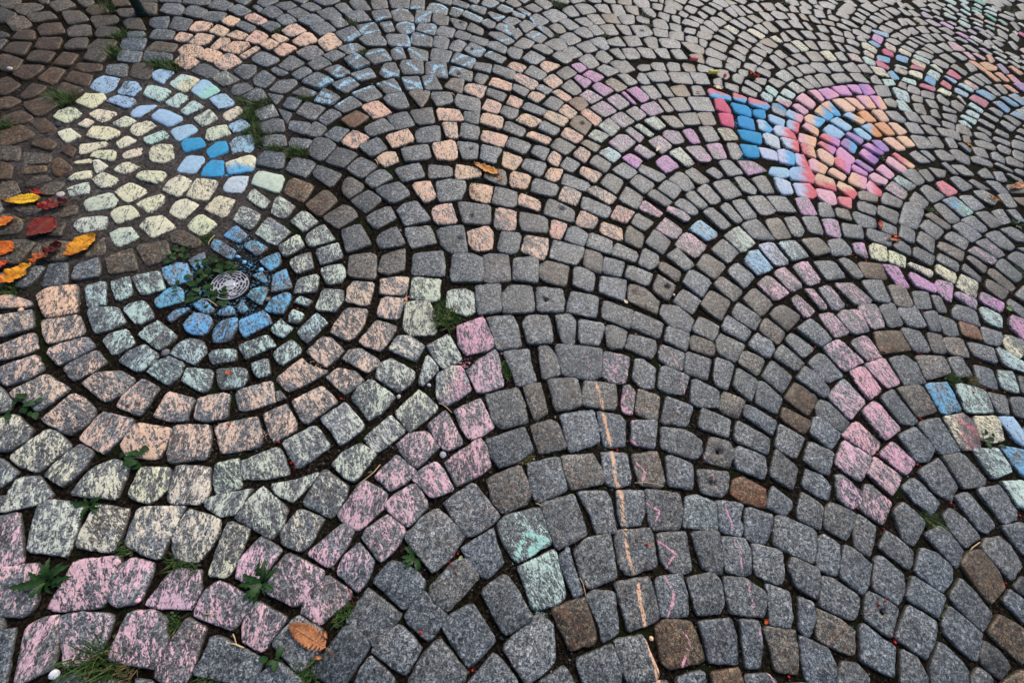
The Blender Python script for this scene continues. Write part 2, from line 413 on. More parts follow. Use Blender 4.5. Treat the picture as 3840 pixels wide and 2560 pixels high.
1945,503:-37,-16 -15,-54 27,-36 49,16 33,61 -58,27;
1308,516:-43,-30 -1,-58 39,-29 52,10 -7,57 -38,50;p2
-1792,691:-48,-32 29,-44 78,-25 22,53 -22,38 -59,9;b
144,1295:-68,-34 -59,-44 48,-52 70,4 74,59 -67,67;
-1002,351:-50,-21 30,-41 43,-26 29,25 10,38 -61,26;t5
1830,1178:-59,-82 70,-15 63,65 -73,31;b
2070,811:-39,-19 -15,-59 25,-55 61,31 33,56 -66,48;b6
-547,471:-18,-30 24,-50 65,12 25,38 -37,37 -61,-6;o4
1182,853:18,-69 69,20 -17,65 -71,-17;B
-16,1148:-46,-45 -40,-61 59,-49 51,22 37,82 -63,50;
550,655:-39,-25 -26,-42 44,-45 51,53 -32,61;b
140,569:-21,-30 7,-71 48,-33 24,23 0,71 -59,39;b
-1460,791:23,-67 78,-7 16,61 -55,14 -63,-1;b
1608,918:-16,-64 35,-57 61,-39 7,45 -11,82 -74,29;
-1536,705:-23,-28 5,-52 78,-7 -2,75 -57,11;b
-908,379:-39,-16 -11,-45 47,-18 44,17 21,46 -62,19;t4
-379,651:-61,-23 10,-39 48,-46 57,25 -5,49 -47,37;y3
1849,270:-10,-42 21,-43 46,6 18,27 -19,46 -58,4;
305,914:-45,-36 -31,-60 37,-47 51,36 43,59 -57,50;
404,1038:-62,-34 57,-57 67,38 -61,52;
95,1167:-46,-36 -17,-51 71,-54 69,57 -26,59 -52,25;b
1542,697:13,-60 64,-3 -6,62 -71,-1;p6
1093,89:-31,-39 0,-51 28,0 26,42 -21,49;
502,1157:-51,-35 67,-69 79,-1 17,53 -53,56 -58,-1;b
1040,828:-51,-46 31,-69 60,5 -10,56 -32,53;
-453,1524:-36,-100 52,-57 56,14 41,69 -29,55 -86,18;
1250,735:-53,-24 19,-68 70,2 -7,52 -30,40;
1196,514:-58,-14 -9,-39 29,-43 47,6 23,38 -34,48;
152,741:-26,-21 -5,-80 57,-44 30,30 -10,63 -45,50;
1302,1025:-29,-51 8,-66 81,-15 12,61 -10,64 -62,8;
532,788:-40,-31 -4,-61 42,-52 47,33 -6,60 -37,51;
1474,1007:5,-80 72,-21 17,76 -52,32 -41,-8;p6
-246,1259:-40,-44 -3,-71 60,-37 42,51 9,82 -68,21;o6
1289,815:-46,-23 40,-68 73,-19 8,47 -24,50 -51,15;
-762,1095:-1,-84 75,-12 -10,78 -66,19;
-516,562:34,-44 57,-14 56,13 -23,39 -56,21 -67,-16;o4
-1092,1023:-57,-30 45,-62 64,23 -51,70;w4
-1329,410:15,-51 43,-11 45,10 -7,47 -47,17 -50,-11;t4
-514,1190:-45,-19 -2,-73 84,-9 28,73 -66,27;
1093,930:16,-71 65,19 -16,68 -66,-17;
-1395,657:17,-56 76,-12 15,55 -50,13 -55,1;t5
-589,1316:4,-86 96,-13 2,70 -44,39 -60,-10;
1575,1074:-5,-69 61,-33 20,80 -76,21;p6
-637,829:-33,-44 35,-43 53,-34 38,63 -42,46 -49,11;o5
744,876:-43,-27 -35,-37 46,-45 64,50 -35,60;
838,1218:-69,-24 20,-82 70,36 -20,71;b
524,1021:-50,-31 65,-53 77,26 -39,53 -53,2;
526,912:-72,-29 32,-49 52,-7 45,41 -58,41;
-1357,-50:14,-50 32,-16 39,8 -31,30 -54,28;w2
-2342,1183:-25,-64 17,-53 51,-5 62,36 -35,77 -70,7;B
372,1173:-55,-44 55,-58 56,58 -57,42;
-1325,724:-29,-26 20,-56 75,-15 9,53 -26,39 -51,3;b6
-1693,585:-18,-40 -7,-44 41,-22 48,-4 -8,69 -58,42;
882,1009:-39,-36 29,-67 77,29 -24,59 -45,14;
-574,1003:-33,-36 -27,-46 11,-48 63,-5 29,98 -43,34;b
1252,940:3,-46 30,-59 55,-11 17,45 -30,69 -78,1;
1041,415:-48,-23 15,-38 42,-6 50,17 -17,55 -44,-5;
947,853:-50,-22 18,-72 56,30 -24,65;
1487,1324:-15,-79 66,-42 47,69 -33,45 -65,6;p2
-944,600:-31,-41 -5,-62 55,13 30,41 3,54 -52,-7;b6
0,1291:-55,-33 -45,-43 49,-62 55,16 49,69 -54,55;o5
-724,773:-41,-54 34,-47 39,13 20,53 -51,37;w4
991,725:49,-61 73,0 -20,38 -46,34 -55,-11;
-1520,918:19,-67 68,4 42,21 -14,46 -57,19 -59,-26;y8
201,905:-29,-21 1,-72 42,-63 33,42 7,67 -51,50;
-885,510:-13,-51 18,-15 54,22 6,54 -65,-9;t4
1293,1203:11,-74 68,-18 23,39 -15,63 -85,-10;
-867,1205:-69,-41 19,-81 65,16 10,57 -23,52;b
-520,898:-42,-37 -29,-44 45,-24 52,9 36,70 -63,24;o5
-1347,537:32,-54 65,-6 -4,42 -39,22 -52,-7;t5
-1124,544:-11,-43 44,-38 40,18 13,39 -39,36 -48,-14;b6
-499,801:-40,-30 -33,-49 47,-41 41,26 30,55 -44,38;o5
852,869:-35,-24 -20,-49 22,-61 53,59 -21,76;
-45,1430:-30,-59 83,-35 64,56 -63,53 -52,-13;
-2012,759:-1,-61 56,-31 42,12 9,31 -41,38 -63,12;b
-974,1243:-61,-37 26,-80 56,33 -22,82;B
1155,1253:8,-83 81,15 7,59 -32,32 -65,-21;b
886,747:-50,-32 21,-52 58,34 -28,51;b
644,886:-54,-14 1,-41 44,-41 54,41 -45,53;
-1024,545:-36,-16 -14,-55 37,-35 31,20 12,55 -30,32;b5
-1249,1292:-57,-38 72,-54 52,47 -66,45;w9
755,1319:22,-80 70,29 -27,71 -66,-20;
727,1553:-78,-37 23,-88 76,6 8,57 -30,63;p3
1630,34:-42,-35 27,-22 41,16 3,34 -28,5;
-1464,1155:-45,-61 43,-54 38,11 24,61 -60,44;y8
-1520,558:11,-56 53,-24 -7,60 -56,19;t4
-702,1410:14,-75 60,-14 70,16 -2,71 -62,18 -80,-19;
1038,1292:7,-81 71,10 -10,77 -68,-7;b
-116,1273:-44,-53 13,-54 44,-34 40,76 -53,62;
1515,1179:-37,-21 1,-63 70,-18 27,82 -58,20;p3
2109,946:-36,-20 2,-60 48,-44 30,7 16,67 -59,48;b8
237,1187:-37,-57 49,-67 52,32 -15,55 -48,39;
-1106,1286:-51,-38 56,-64 51,44 -58,58;B
2006,2203:-95,-109 0,-119 86,49 24,100 -15,77;
-740,630:-42,-21 -31,-35 13,-54 28,-1 42,42 -13,68;t4
-1792,960:-11,-60 60,-12 53,25 2,57 -51,8 -56,-20;w8
-1618,636:-17,-41 -2,-39 60,-2 4,68 -46,13;
1032,-106:-41,-26 37,-11 35,27 -33,11;
1589,1385:-14,-86 53,-49 46,68 -33,52 -54,16;p2
-1755,843:-48,-21 1,-50 68,0 29,55 -52,15;w7
407,930:-26,-68 37,-50 45,34 -9,45 -48,37;
-2397,1391:-35,-26 25,-53 50,-49 57,40 -17,84 -81,1;B
-160,1402:-45,-58 33,-49 50,-32 28,73 -64,67;o6
-780,521:-43,-19 4,-55 34,-9 44,21 -8,49 -33,11;t4
1792,1443:-26,-71 63,-52 45,71 -25,50 -57,2;
970,1193:-43,-23 40,-61 79,13 -25,68 -53,2;
823,1439:18,-76 75,25 -25,72 -69,-21;b
62,1545:-59,-27 -46,-38 83,-42 77,35 -54,71;H
-557,1783:-27,-86 63,-48 43,24 7,89 -86,21;o7
979,1663:6,-84 79,2 -5,88 -80,-6;w5
1117,1396:5,-71 80,-4 -11,76 -71,1;p5
1654,1544:-27,-67 56,-55 40,81 -68,40;
1141,748:31,-49 66,13 -40,43 -57,-7;B
-707,1246:-54,-28 11,-78 67,13 15,73 -36,20;
-1354,1088:-49,-38 50,-57 39,47 -41,50;y7
1054,1542:2,-86 78,-17 11,74 -30,50 -62,-21;b7
1529,1490:-3,-69 86,-23 7,62 -90,32;p2
1153,1029:25,-53 66,-2 -22,64 -70,-8;
-452,1349:-42,-18 -4,-65 78,-27 17,79 -49,30;o6
-1281,619:-39,-30 -8,-53 54,-2 15,48 -21,39;b6
-1128,1579:-37,-63 39,-87 57,37 -2,67 -56,49;
918,1110:-42,-23 43,-52 76,11 -26,64 -52,1;
786,1069:-54,-17 -31,-30 34,-48 68,32 -18,65;
1391,1273:-5,-74 71,-21 2,67 -66,28;p4
-1401,1353:-22,-79 60,-25 30,52 -1,65 -69,-15;yb8
2251,1319:-67,-39 62,-51 75,-20 44,12 -49,56 -66,44;t6
-1520,138:11,-44 43,-23 33,1 -31,34 -55,33;w2
-190,1545:-58,-54 36,-44 51,-24 38,62 -69,63;
616,-177:-40,-22 49,-5 33,24 -41,1;
-912,1051:-31,-34 -2,-55 77,9 -4,73 -41,8;w4
-622,1134:-22,-59 61,-16 62,4 1,73 -47,14 -53,-15;
979,972:-51,-25 26,-65 64,19 -4,41 -33,30;b
-1222,1061:-42,-30 50,-57 45,34 -53,54;w5
-836,983:2,-61 68,-1 17,63 -45,11 -41,-12;w4
-677,-427:-9,-21 35,-13 8,18 -34,15;
-1469,1477:0,-79 57,-32 48,15 4,81 -54,32 -56,-14;b8
-767,890:-1,-56 44,-25 42,17 11,57 -51,16 -48,-6;w4
1663,1674:-54,-62 67,-38 59,66 -70,32;B
664,993:-52,-28 42,-52 51,34 -40,44;
-1162,1425:-49,-43 55,-57 52,50 -56,51;
1773,1305:-21,-70 59,-55 42,45 -32,46 -51,33;
-1724,1038:-8,-37 32,-47 61,32 -31,58 -57,-7;y8
-694,1706:-27,-77 77,-12 29,86 -77,1;
1149,1621:1,-80 75,-32 2,79 -78,34;l5
1436,1611:-27,-75 73,-20 31,66 -78,28;
2191,1081:-51,-58 20,-52 57,36 19,44 -45,28;
2083,1534:-67,-44 64,-55 73,44 -17,48 -50,7;
-1307,1420:-31,-50 80,-38 43,60 -44,42 -49,-15;
-798,1318:22,-71 61,26 -17,65 -67,-20;
1976,1320:-51,-51 46,-44 55,63 -51,33;b
-1371,964:-42,-22 13,-41 39,-45 58,25 -27,57 -43,22;y8
289,1408:-61,-37 60,-52 54,35 -53,53;
243,1635:-69,-27 61,-59 78,24 -69,60;
1073,1757:-18,-63 89,-35 11,83 -80,16;
1044,1058:14,-56 41,-10 40,28 -27,56 -70,-16;
2069,1190:-49,-46 38,-54 46,51 -36,48;
-1387,881:-36,-28 57,-33 73,8 -33,40 -61,12;b
1309,1547:-8,-81 62,-29 11,83 -68,26;p4
-1454,606:15,-53 48,-13 -9,53 -53,13;t5
-1579,1133:-37,-36 3,-46 49,-50 44,44 -18,65 -39,21;y8
-902,1515:-59,-33 29,-72 66,39 -35,66;
-1753,453:-28,-27 -11,-29 66,1 54,21 -24,25 -57,7;o6
2375,1541:-23,-73 21,-61 61,18 30,55 -25,63 -64,-3;m6
-1752,1295:-14,-58 41,-49 62,-6 10,64 -46,42 -51,4;y8
-1016,1547:-57,-52 37,-60 60,49 -40,62;
-676,1562:-13,-72 71,-2 18,78 -78,-2;
1773,1548:-40,-71 51,-51 36,71 -49,52;b
1090,1148:22,-64 60,11 -23,63 -59,-10;b
901,1327:27,-67 70,9 -28,62 -69,-2;b
-327,1539:-42,-14 -23,-46 64,-54 52,67 -54,49;Ro6
708,1195:24,-62 60,23 -20,60 -62,-20;
932,2024:-12,-96 82,-11 9,88 -80,19;
-1489,1024:-31,-29 -8,-40 42,-52 51,40 -15,54 -37,29;y8
-1608,826:-14,-33 21,-51 63,10 7,46 -26,29 -48,-3;w8
-696,1867:-20,-78 84,-23 39,96 -53,22 -48,-19;
-901,708:-34,-50 35,-44 29,37 2,47 -34,7;b6
968,1431:12,-80 66,8 -15,71 -64,1;
1693,1413:-30,-78 48,-41 29,82 -46,36;
1205,1110:11,-64 67,3 -19,56 -60,7;
-2427,1282:-39,-46 3,-42 57,-7 59,38 -23,62 -59,-5;B
-1033,1411:52,-65 63,32 -59,52 -55,-18;
1257,1683:-17,-79 74,-17 19,69 -74,27;t4
-844,814:-27,-53 49,-19 20,59 -42,14;w3
2172,1198:-50,-46 28,-56 51,59 -30,44;t5
1204,1477:10,-74 70,-16 -9,74 -70,14;p4
765,986:-39,-33 55,-41 60,24 -33,39 -42,11;b
-988,445:-20,-22 -4,-33 59,0 33,39 -33,17 -37,0;t4
263,1286:-33,-28 -27,-39 50,-53 46,57 -35,64;b
483,1274:-61,-26 45,-49 62,25 -47,50;
-2141,905:0,-56 30,-39 45,6 -18,57 -59,35;b
-26,1675:-60,-32 -53,-38 53,-40 62,3 64,45 -64,65;
-275,572:-20,-49 4,-48 39,26 -24,70;w5
174,1426:-50,-48 38,-68 55,22 -4,53 -40,40;
478,662:-22,-41 -9,-53 21,-53 28,37 3,61 -22,51;p1
897,1557:12,-76 66,11 -8,75 -68,-11;
-583,1468:-15,-33 36,-76 70,-18 9,73 -44,38 -55,14;o6
1190,1811:-25,-80 68,-42 17,83 -61,41;b
-2049,1334:-43,-46 47,-44 64,28 -1,40 -65,20;y8
-1124,1164:-19,-51 47,-58 50,21 -32,52 -45,37;w4
-911,903:-38,-15 10,-52 55,-9 11,61 -40,14;w3
567,1509:-62,-26 25,-68 60,21 -23,74;
592,1234:-33,-31 32,-59 60,29 -22,67 -39,-8;bH
-1672,930:15,-55 62,8 6,44 -37,19 -43,-18;y8
1407,1429:-4,-76 62,-32 2,73 -58,35;p2
-946,802:-7,-60 54,-15 -9,58 -38,18;b5
363,1286:-46,-45 39,-44 50,43 -45,46;
2104,1325:-49,-33 46,-48 57,38 -54,42;
-804,1782:-9,-81 71,8 11,82 -74,-9;o7
-758,2015:-9,-86 77,-47 18,82 -9,51 -77,3;
-1594,1282:-37,-63 36,-53 33,21 16,56 -49,37;b9
417,1769:-64,-34 32,-73 60,26 -30,82;
-902,1672:15,-72 65,9 -10,81 -71,-17;
-998,1116:26,-57 55,15 -29,58 -51,-18;w4
-573,2203:-29,-55 92,-52 62,65 -65,56 -60,-12;
-1612,1016:-50,-24 29,-55 47,10 13,56 -36,14;y8
-2249,1534:-48,-50 54,-69 50,20 14,48 -22,24 -49,27;y8
621,1616:-70,-23 27,-64 65,15 -20,74;p3
-455,1823:-8,-76 56,-45 30,74 -77,46;H
-984,975:-47,-18 3,-62 47,13 -4,66;w4
1385,1749:-19,-75 70,-13 26,63 -78,25;b
1119,1961:-8,-83 74,-30 13,76 -79,35;
2176,1739:-66,-27 10,-84 69,43 -11,68;y6
1388,2314:-65,-61 57,-54 79,1 53,90 -51,41 -72,-16;br9
-937,1824:-65,-27 -11,-79 79,21 -4,85;
-2270,1648:-42,-46 39,-61 60,-26 33,59 -37,51 -53,21;b8
-850,1922:3,-80 75,-7 -2,85 -76,4;
402,1386:-46,-28 59,-45 70,23 -32,52 -53,-3;
-1506,1286:-17,-60 65,-33 21,58 -32,43 -35,-10;c9
2283,1407:-45,-36 -1,-66 36,-21 62,44 -14,59 -41,22;y4
-935,2070:-20,-41 44,-68 86,-19 10,93 -58,38 -61,-3;
-1873,1530:49,-61 68,17 -1,36 -58,37 -60,-29;b9
-800,1472:-56,-31 0,-72 19,-42 58,27 6,65 -27,52;
1953,1208:-31,-59 49,-30 26,59 -44,30;
-1366,1219:-34,-29 -8,-49 53,-26 27,67 -40,35;l9
680,1439:23,-70 62,-18 6,36 -20,59 -72,-7;
-424,1655:-46,-22 -27,-69 76,-2 57,50 -58,41;o7
-1773,560:-24,-5 -18,-44 21,-40 26,-11 15,54 -21,48;
-893,1376:-31,-36 17,-71 48,-8 47,26 -33,63 -49,26;b
-822,2453:-35,-78 85,-60 25,98 -74,42;b3
-2185,1816:-24,-65 58,-66 53,-6 16,50 -31,61 -69,27;b
529,1378:-52,-41 5,-56 42,-12 37,41 -33,67;
-1000,1962:20,-77 80,5 -20,74 -81,-2;o7
-2289,1089:-13,-46 64,-27 10,48 -60,26;b
796,1662:20,-62 72,0 -21,72 -73,-11;b7
2082,1064:-28,-46 23,-44 47,46 -41,42;
-1957,1791:-51,-27 2,-49 48,-56 48,65 -47,70;ty8
119,1781:-69,-31 56,-49 76,21 -62,57;
2506,2153:-37,-47 26,-59 77,-10 16,93 -83,21;
798,2776:-43,-89 83,-45 50,97 -90,36;
-1846,1798:-45,-43 42,-81 69,15 -24,59 -41,51;bt9
-1300,1826:-53,-41 46,-65 55,49 -50,57;
686,1998:22,-82 63,-19 21,55 -27,64 -80,-19;
-1409,1652:-16,-71 71,-22 20,54 -17,52 -60,-14;
1518,1784:-53,-71 48,-35 51,12 15,65 -61,28;
-1380,2083:-69,-45 35,-64 73,35 -38,75;
-2185,1098:-9,-44 69,-11 47,36 -56,19 -52,-2;b
-1703,1153:-52,-21 -25,-32 53,-33 50,24 27,45 -52,16;y8
2317,2167:-6,-88 85,0 1,74 -80,12;
-336,1831:-45,-53 37,-55 31,-11 44,63 -64,55;
-2750,1638:2,-64 69,-53 39,37 -40,48 -70,34;B
-2622,1609:-49,-45 38,-62 45,21 24,58 -56,28;B
-1011,1697:-51,-44 29,-66 56,45 -33,65;o7
1232,2010:-26,-66 76,-39 26,68 -75,36;
-269,1681:-62,-30 49,-55 51,-13 23,61 -62,38;b
328,1506:-35,-33 67,-45 55,37 -39,50 -46,-11;o6
442,1498:-31,-39 44,-57 53,32 -29,71 -39,-6;b
-552,1613:-39,-34 -26,-57 72,-4 49,58 -56,35;
1881,1311:-39,-58 31,-45 38,55 -32,49;b
-108,1821:-58,-28 48,-66 63,45 -52,48;
334,2208:5,-101 74,18 15,64 -22,57 -73,-40;wm4
-356,1965:-60,-35 61,-55 65,43 -67,49;o7
864,1771:28,-78 70,-18 -24,74 -74,20;
-2264,1390:-36,-35 38,-56 56,23 -14,54 -46,13;y8
-1089,2075:17,-69 73,15 -10,82 -82,-28;b2
-966,2414:-14,-78 87,-32 43,87 -60,39 -56,-15;b3
308,1846:28,-80 59,37 -26,67 -61,-24;
2464,1928:4,-84 65,-14 -1,84 -67,13;
1980,1431:-40,-59 34,-42 44,46 -37,53;
2188,1431:-50,-46 19,-44 63,37 -33,54;
-1873,2060:-52,-49 29,-90 65,23 -2,62 -39,56;o6
-627,2067:-37,-66 65,-28 75,-8 35,61 -68,33 -73,7;o7
1893,339:-43,-7 -19,-26 15,-22 43,22 6,34;D
-1887,864:-56,-28 -37,-40 32,-14 54,10 24,51 -15,24;b
-2372,1994:-28,-48 -2,-59 72,-14 29,82 -68,40;
463,1895:19,-73 73,23 -24,67 -66,-19;
-1484,2475:32,-114 78,-1 -14,81 -41,74 -54,-39;o7
106,1677:-52,-41 39,-56 54,38 -39,58;o5
1882,1557:-43,-65 40,-37 43,63 -39,39;
-2636,1479:19,-65 52,-57 53,25 -32,56 -45,28 -47,13;B
-2801,1964:16,-72 85,-1 4,69 -58,24 -47,-20;B
-2022,1673:-43,-32 57,-54 50,42 -63,45;t8
2570,2037:0,-87 77,38 1,62 -77,-11;
-1726,2152:-45,-28 -10,-47 52,-64 84,33 -25,72 -53,34;
1697,2044:-37,-60 61,-40 79,38 -43,56 -56,8;
-1181,2445:10,-87 91,-6 12,85 -53,34 -59,-27;b3
1252,1333:5,-66 61,-13 -13,62 -50,16;p3
-2392,1638:-51,-31 25,-34 65,-31 29,51 -68,46;B
828,1942:13,-80 68,-19 -13,83 -68,14;
1751,1928:-28,-36 58,-42 79,40 -43,55 -65,-16;
1790,1680:-9,-63 53,-57 18,66 -61,55;m6
-1851,1068:6,-40 40,-27 42,26 -36,44 -53,-5;y8
-164,1686:-39,-21 -25,-48 51,-37 55,56 -42,54;o7
-2701,1836:-31,-51 33,-37 61,-18 13,75 -74,32;B
-1613,1500:-24,-43 5,-60 61,17 5,74 -46,13;w8
-835,434:-16,-14 7,-31 42,-9 5,44 -37,11;t4
-2675,2007:10,-73 85,-17 7,73 -53,30 -48,-11;b
2080,1446:-44,-47 49,-49 51,25 -20,42 -37,29;R
-89,1561:-34,-34 65,-45 57,29 -43,49 -46,0;o6
205,1527:-44,-22 -31,-40 43,-36 59,36 -29,63;o6
378,1633:-54,-42 24,-53 61,40 -29,56;o6
1019,1895:0,-77 67,-34 -1,76 -66,36;
-1069,1845:-63,-33 20,-71 60,40 -19,66;R
2228,1566:-39,-41 34,-61 62,20 -18,51 -39,29;t6
1291,1853:-28,-67 19,-59 46,-10 15,84 -54,52;w1
-219,1956:-62,-30 47,-61 64,34 -50,57;
-1218,874:24,-29 46,-28 42,12 -59,45 -55,-2;b5
2166,1975:31,-71 79,18 -35,56 -77,-2;b
-1656,738:-24,-39 0,-37 49,-9 -11,69 -16,15;b
-2514,1619:-38,-46 55,-60 24,55 -41,52;B
263,1740:47,-61 75,6 -44,54 -78,0;o5
-2635,2151:27,-90 69,15 25,64 -53,23 -70,-12;b
-1753,1462:-43,-24 23,-67 55,29 7,56 -44,8;b9
-2785,2118:39,-84 89,-1 -3,57 -63,28 -62,-1;b
-2673,1740:-21,-57 69,-41 41,49 -34,35 -54,14;B
-1351,1549:-25,-53 69,-16 21,57 -62,10;
-1507,1972:-50,-71 32,-66 45,35 21,74 -46,27;
1916,1675:-41,-36 55,-47 75,0 -32,55 -56,30;m6
-1137,2658:-11,-85 99,-38 41,79 -59,36 -68,10;
-1717,1734:26,-66 66,5 -28,65 -64,-6;b8
-488,1966:-37,-59 54,-51 41,53 -56,58;
1086,2266:-30,-84 92,4 19,58 -80,20;m4
-2298,1288:36,-50 62,4 -31,45 -68,1;B
-2793,1751:-39,-48 50,-43 47,-12 10,66 -66,35;B
-2225,2039:-51,-68 67,-23 47,57 -61,34;b
-2190,1947:-46,-54 25,-32 65,-1 41,56 -84,31;
-1532,2317:37,-81 76,17 -2,75 -46,28 -63,-37;o1
-1669,1397:7,-61 62,9 12,52 -45,17 -39,-18;c9
79,2277:38,-98 65,14 -8,68 -39,51 -56,-36;BH
-713,2193:6,-82 70,-15 36,70 -59,37 -54,-11;
2026,1671:-33,-43 15,-76 64,49 -8,55 -36,18;m6
-1635,1971:-38,-17 0,-56 48,-63 60,35 -26,79 -41,22;
-1843,551:-31,-16 15,-52 24,-4 12,50 -20,19;
-229,1822:-36,-46 31,-60 55,42 -50,63;o7
1901,1438:-28,-60 26,-48 37,71 -37,38;
1613,1933:-51,-55 49,-41 55,53 -53,41;
-2059,1080:-1,-37 29,-48 53,10 -32,50 -50,26;B
1552,1661:3,-72 50,-44 29,27 -15,57 -65,30;
369,1966:17,-65 68,14 -16,72 -71,-18;
2326,1756:6,-66 70,8 -17,67 -57,-9;b
-2314,1888:-31,-41 2,-42 69,-21 27,72 -66,33;
2335,2376:1,-80 78,-26 3,83 -82,24;bt5
-400,2105:-58,-38 64,-56 54,47 -58,47;o7
790,2265:-11,-65 46,-44 56,-10 1,81 -94,36;m4
615,1905:23,-69 63,22 -21,65 -66,-16;
626,1344:36,-56 56,11 -38,48 -54,-4;b
2191,2438:-28,-97 89,5 -2,79 -61,14;
-2950,1950:33,-77 62,-8 48,16 -22,55 -56,31 -62,-16;b
1855,2144:24,-78 71,33 -33,67 -61,-22;
-2114,1566:50,-48 51,18 16,32 -52,28 -67,-29;b8
197,2472:11,-82 79,13 -11,87 -78,-19;wm4
1371,2045:-30,-71 58,-49 22,77 -51,42;m5
-1800,1908:33,-64 65,18 -42,68 -57,-21;w1
-1493,1728:-38,-25 14,-60 69,6 -2,78 -43,2;w1
-1148,1944:-55,-44 9,-69 63,37 -17,78;
2389,1840:20,-72 69,-21 -22,76 -64,18;b
1396,2176:-52,-54 29,-52 61,-4 28,67 -64,42;lr9
-1271,1960:-48,-48 34,-52 61,30 -48,71;b2
-2490,1929:-45,-42 -26,-56 31,-29 56,7 33,78 -51,43;b
1724,1826:-42,-62 39,-58 52,45 -11,51 -37,23;y7
77,1425:-28,-23 -13,-46 28,-46 45,52 -31,63;o6
-1552,1407:-34,-30 9,-70 49,2 6,58 -28,41;c9
-1226,2109:24,-75 59,30 -15,73 -70,-27;b2
12,2038:-64,-29 28,-65 68,30 -33,63;
2099,2113:2,-79 73,10 -7,73 -67,-3;
-1232,1173:48,-47 47,8 -47,50 -47,-11;w6
-2286,1765:-32,-40 40,-38 57,-15 6,66 -72,29;
-904,2265:-6,-75 71,-37 7,82 -73,28;b2
-2498,1478:-22,-49 19,-55 32,-12 22,55 -53,58;B
-2053,1973:50,-71 66,15 -18,50 -49,41 -48,-33;o6
2269,1661:25,-57 67,9 -28,56 -63,-9;m6
-991,722:-34,-23 33,-45 23,15 11,38 -32,14;b4
-843,604:-34,-11 -13,-28 24,-32 36,15 9,19 -20,37;t5
682,2198:26,-75 68,-24 -12,86 -80,14;w5
-1254,2586:-12,-70 74,-28 70,17 13,78 -66,25 -81,-24;
-1927,1420:-26,-39 25,-59 46,36 -1,56 -43,6;y8
-2446,1846:-37,-53 52,-49 40,17 8,58 -62,25;b
-1014,2724:-38,-43 -15,-72 91,-48 62,56 -41,69 -59,38;
-1017,878:18,-46 33,5 0,51 -50,-10;b5
-1571,2170:-51,-46 25,-69 62,36 -38,79;
1499,1922:-33,-60 40,-59 37,69 -44,50;m5
2036,2002:10,-89 57,33 -8,73 -58,-17;
-1214,962:-45,-18 31,-39 41,10 -25,45;b5
-1712,1585:24,-64 48,21 -23,64 -50,-20;w7
-707,2623:-56,-55 73,-78 71,30 -32,54 -58,48;b1
-2391,2404:-52,-52 43,-58 64,-40 33,42 -11,70 -78,40;
-2089,2072:-11,-51 64,-51 50,43 3,51 -51,37 -54,-31;o7
-1016,2189:12,-73 82,-18 4,75 -36,27 -63,-11;b1
1142,2130:-9,-74 59,-41 12,84 -64,32;
-810,1620:13,-64 55,-4 15,55 -31,33 -52,-20;o7
-1926,1938:52,-59 71,15 -21,48 -45,28 -56,-35;
-2133,1441:41,-52 52,38 -39,31 -53,-15;y8
-2146,1665:-35,-53 46,-46 44,12 -4,51 -50,38;b7
510,1993:43,-55 83,17 -52,49 -72,-13;
1392,1905:-22,-59 49,-51 28,71 -55,38;
2421,2074:11,-64 76,-16 -7,68 -82,14;p1
666,3033:-46,-82 86,-38 47,87 -87,31;
-2374,1539:-39,-14 -6,-35 42,-35 58,36 -54,49;B
2230,2073:12,-74 64,8 -2,69 -75,-5;
478,1612:-50,-23 18,-56 61,22 -27,57;
-566,2355:-47,-47 62,-76 60,57 -24,46 -51,21;o6
2251,1189:-38,-44 6,-51 46,42 -16,52;D
958,2213:-13,-79 73,-22 5,71 -67,29;
591,2106:3,-75 71,6 -10,76 -63,-9;m6
-1200,2961:-24,-92 79,-46 61,6 8,64 -45,68 -83,0;
-2548,1749:-21,-44 5,-48 54,-31 16,71 -52,55;B
2241,2291:-5,-86 69,-35 -2,86 -62,37;
-1108,1707:-49,-38 32,-60 45,48 -28,49;
-1058,2330:-49,-43 6,-75 57,-30 44,18 -5,87 -54,45;b4
-849,2596:-44,-25 -24,-67 64,-45 59,77 -57,61;
2348,1998:27,-61 72,-4 -19,62 -82,1;p2
-3027,2094:-49,-40 38,-72 58,41 11,60 -56,10;b
-2004,964:-34,-26 -3,-41 29,-30 29,31 12,46 -31,23;b
551,2267:11,-85 66,4 -8,78 -71,3;wm3
888,2337:-18,-80 56,-45 23,88 -63,38;m5
-1911,993:-4,-41 48,-5 3,51 -47,-6;w8
-677,2475:-61,-37 73,-58 58,45 -72,51;bH1
-1331,2697:-5,-80 83,-15 5,89 -82,8;
1512,2168:2,-65 50,-40 49,59 -47,57 -52,-13;p9
-1741,2014:36,-75 47,5 18,59 -44,39 -58,-27;
-824,2166:38,-97 44,-14 33,64 -40,40 -74,9;b
-1415,2581:-1,-66 31,-63 60,33 -10,103 -77,-8;
-1264,2339:18,-76 77,11 -27,74 -68,-8;
-1295,1686:-34,-32 55,-44 40,50 -59,27;
-2425,1743:17,-43 70,-3 34,50 -61,16 -59,-20;B
710,1811:26,-63 58,-24 15,39 -32,52 -69,-7;
2636,2248:-27,-54 42,-40 63,9 9,65 -86,20;
-975,2566:-7,-82 74,-44 46,54 -50,54 -65,20;
1516,2296:-47,-46 67,-51 65,42 -30,55 -52,-1;or9
-2278,2283:-29,-63 56,-52 34,63 -64,53;
2398,2253:7,-68 64,-15 8,76 -81,6;
-809,2313:-8,-78 76,-32 -2,73 -66,35;b1
-2080,1809:-18,-39 49,-55 29,-18 34,56 -39,47 -53,9;b8
-1240,1569:-14,-44 50,-25 50,46 -46,31 -41,-9;
623,2367:8,-72 70,-20 30,67 -48,43 -59,-17;m3
2500,2326:-16,-80 69,-16 14,68 -69,30;
1043,2089:-21,-56 40,-56 56,-10 -12,75 -64,46;G
661,2720:-15,-83 73,-33 20,85 -77,29;
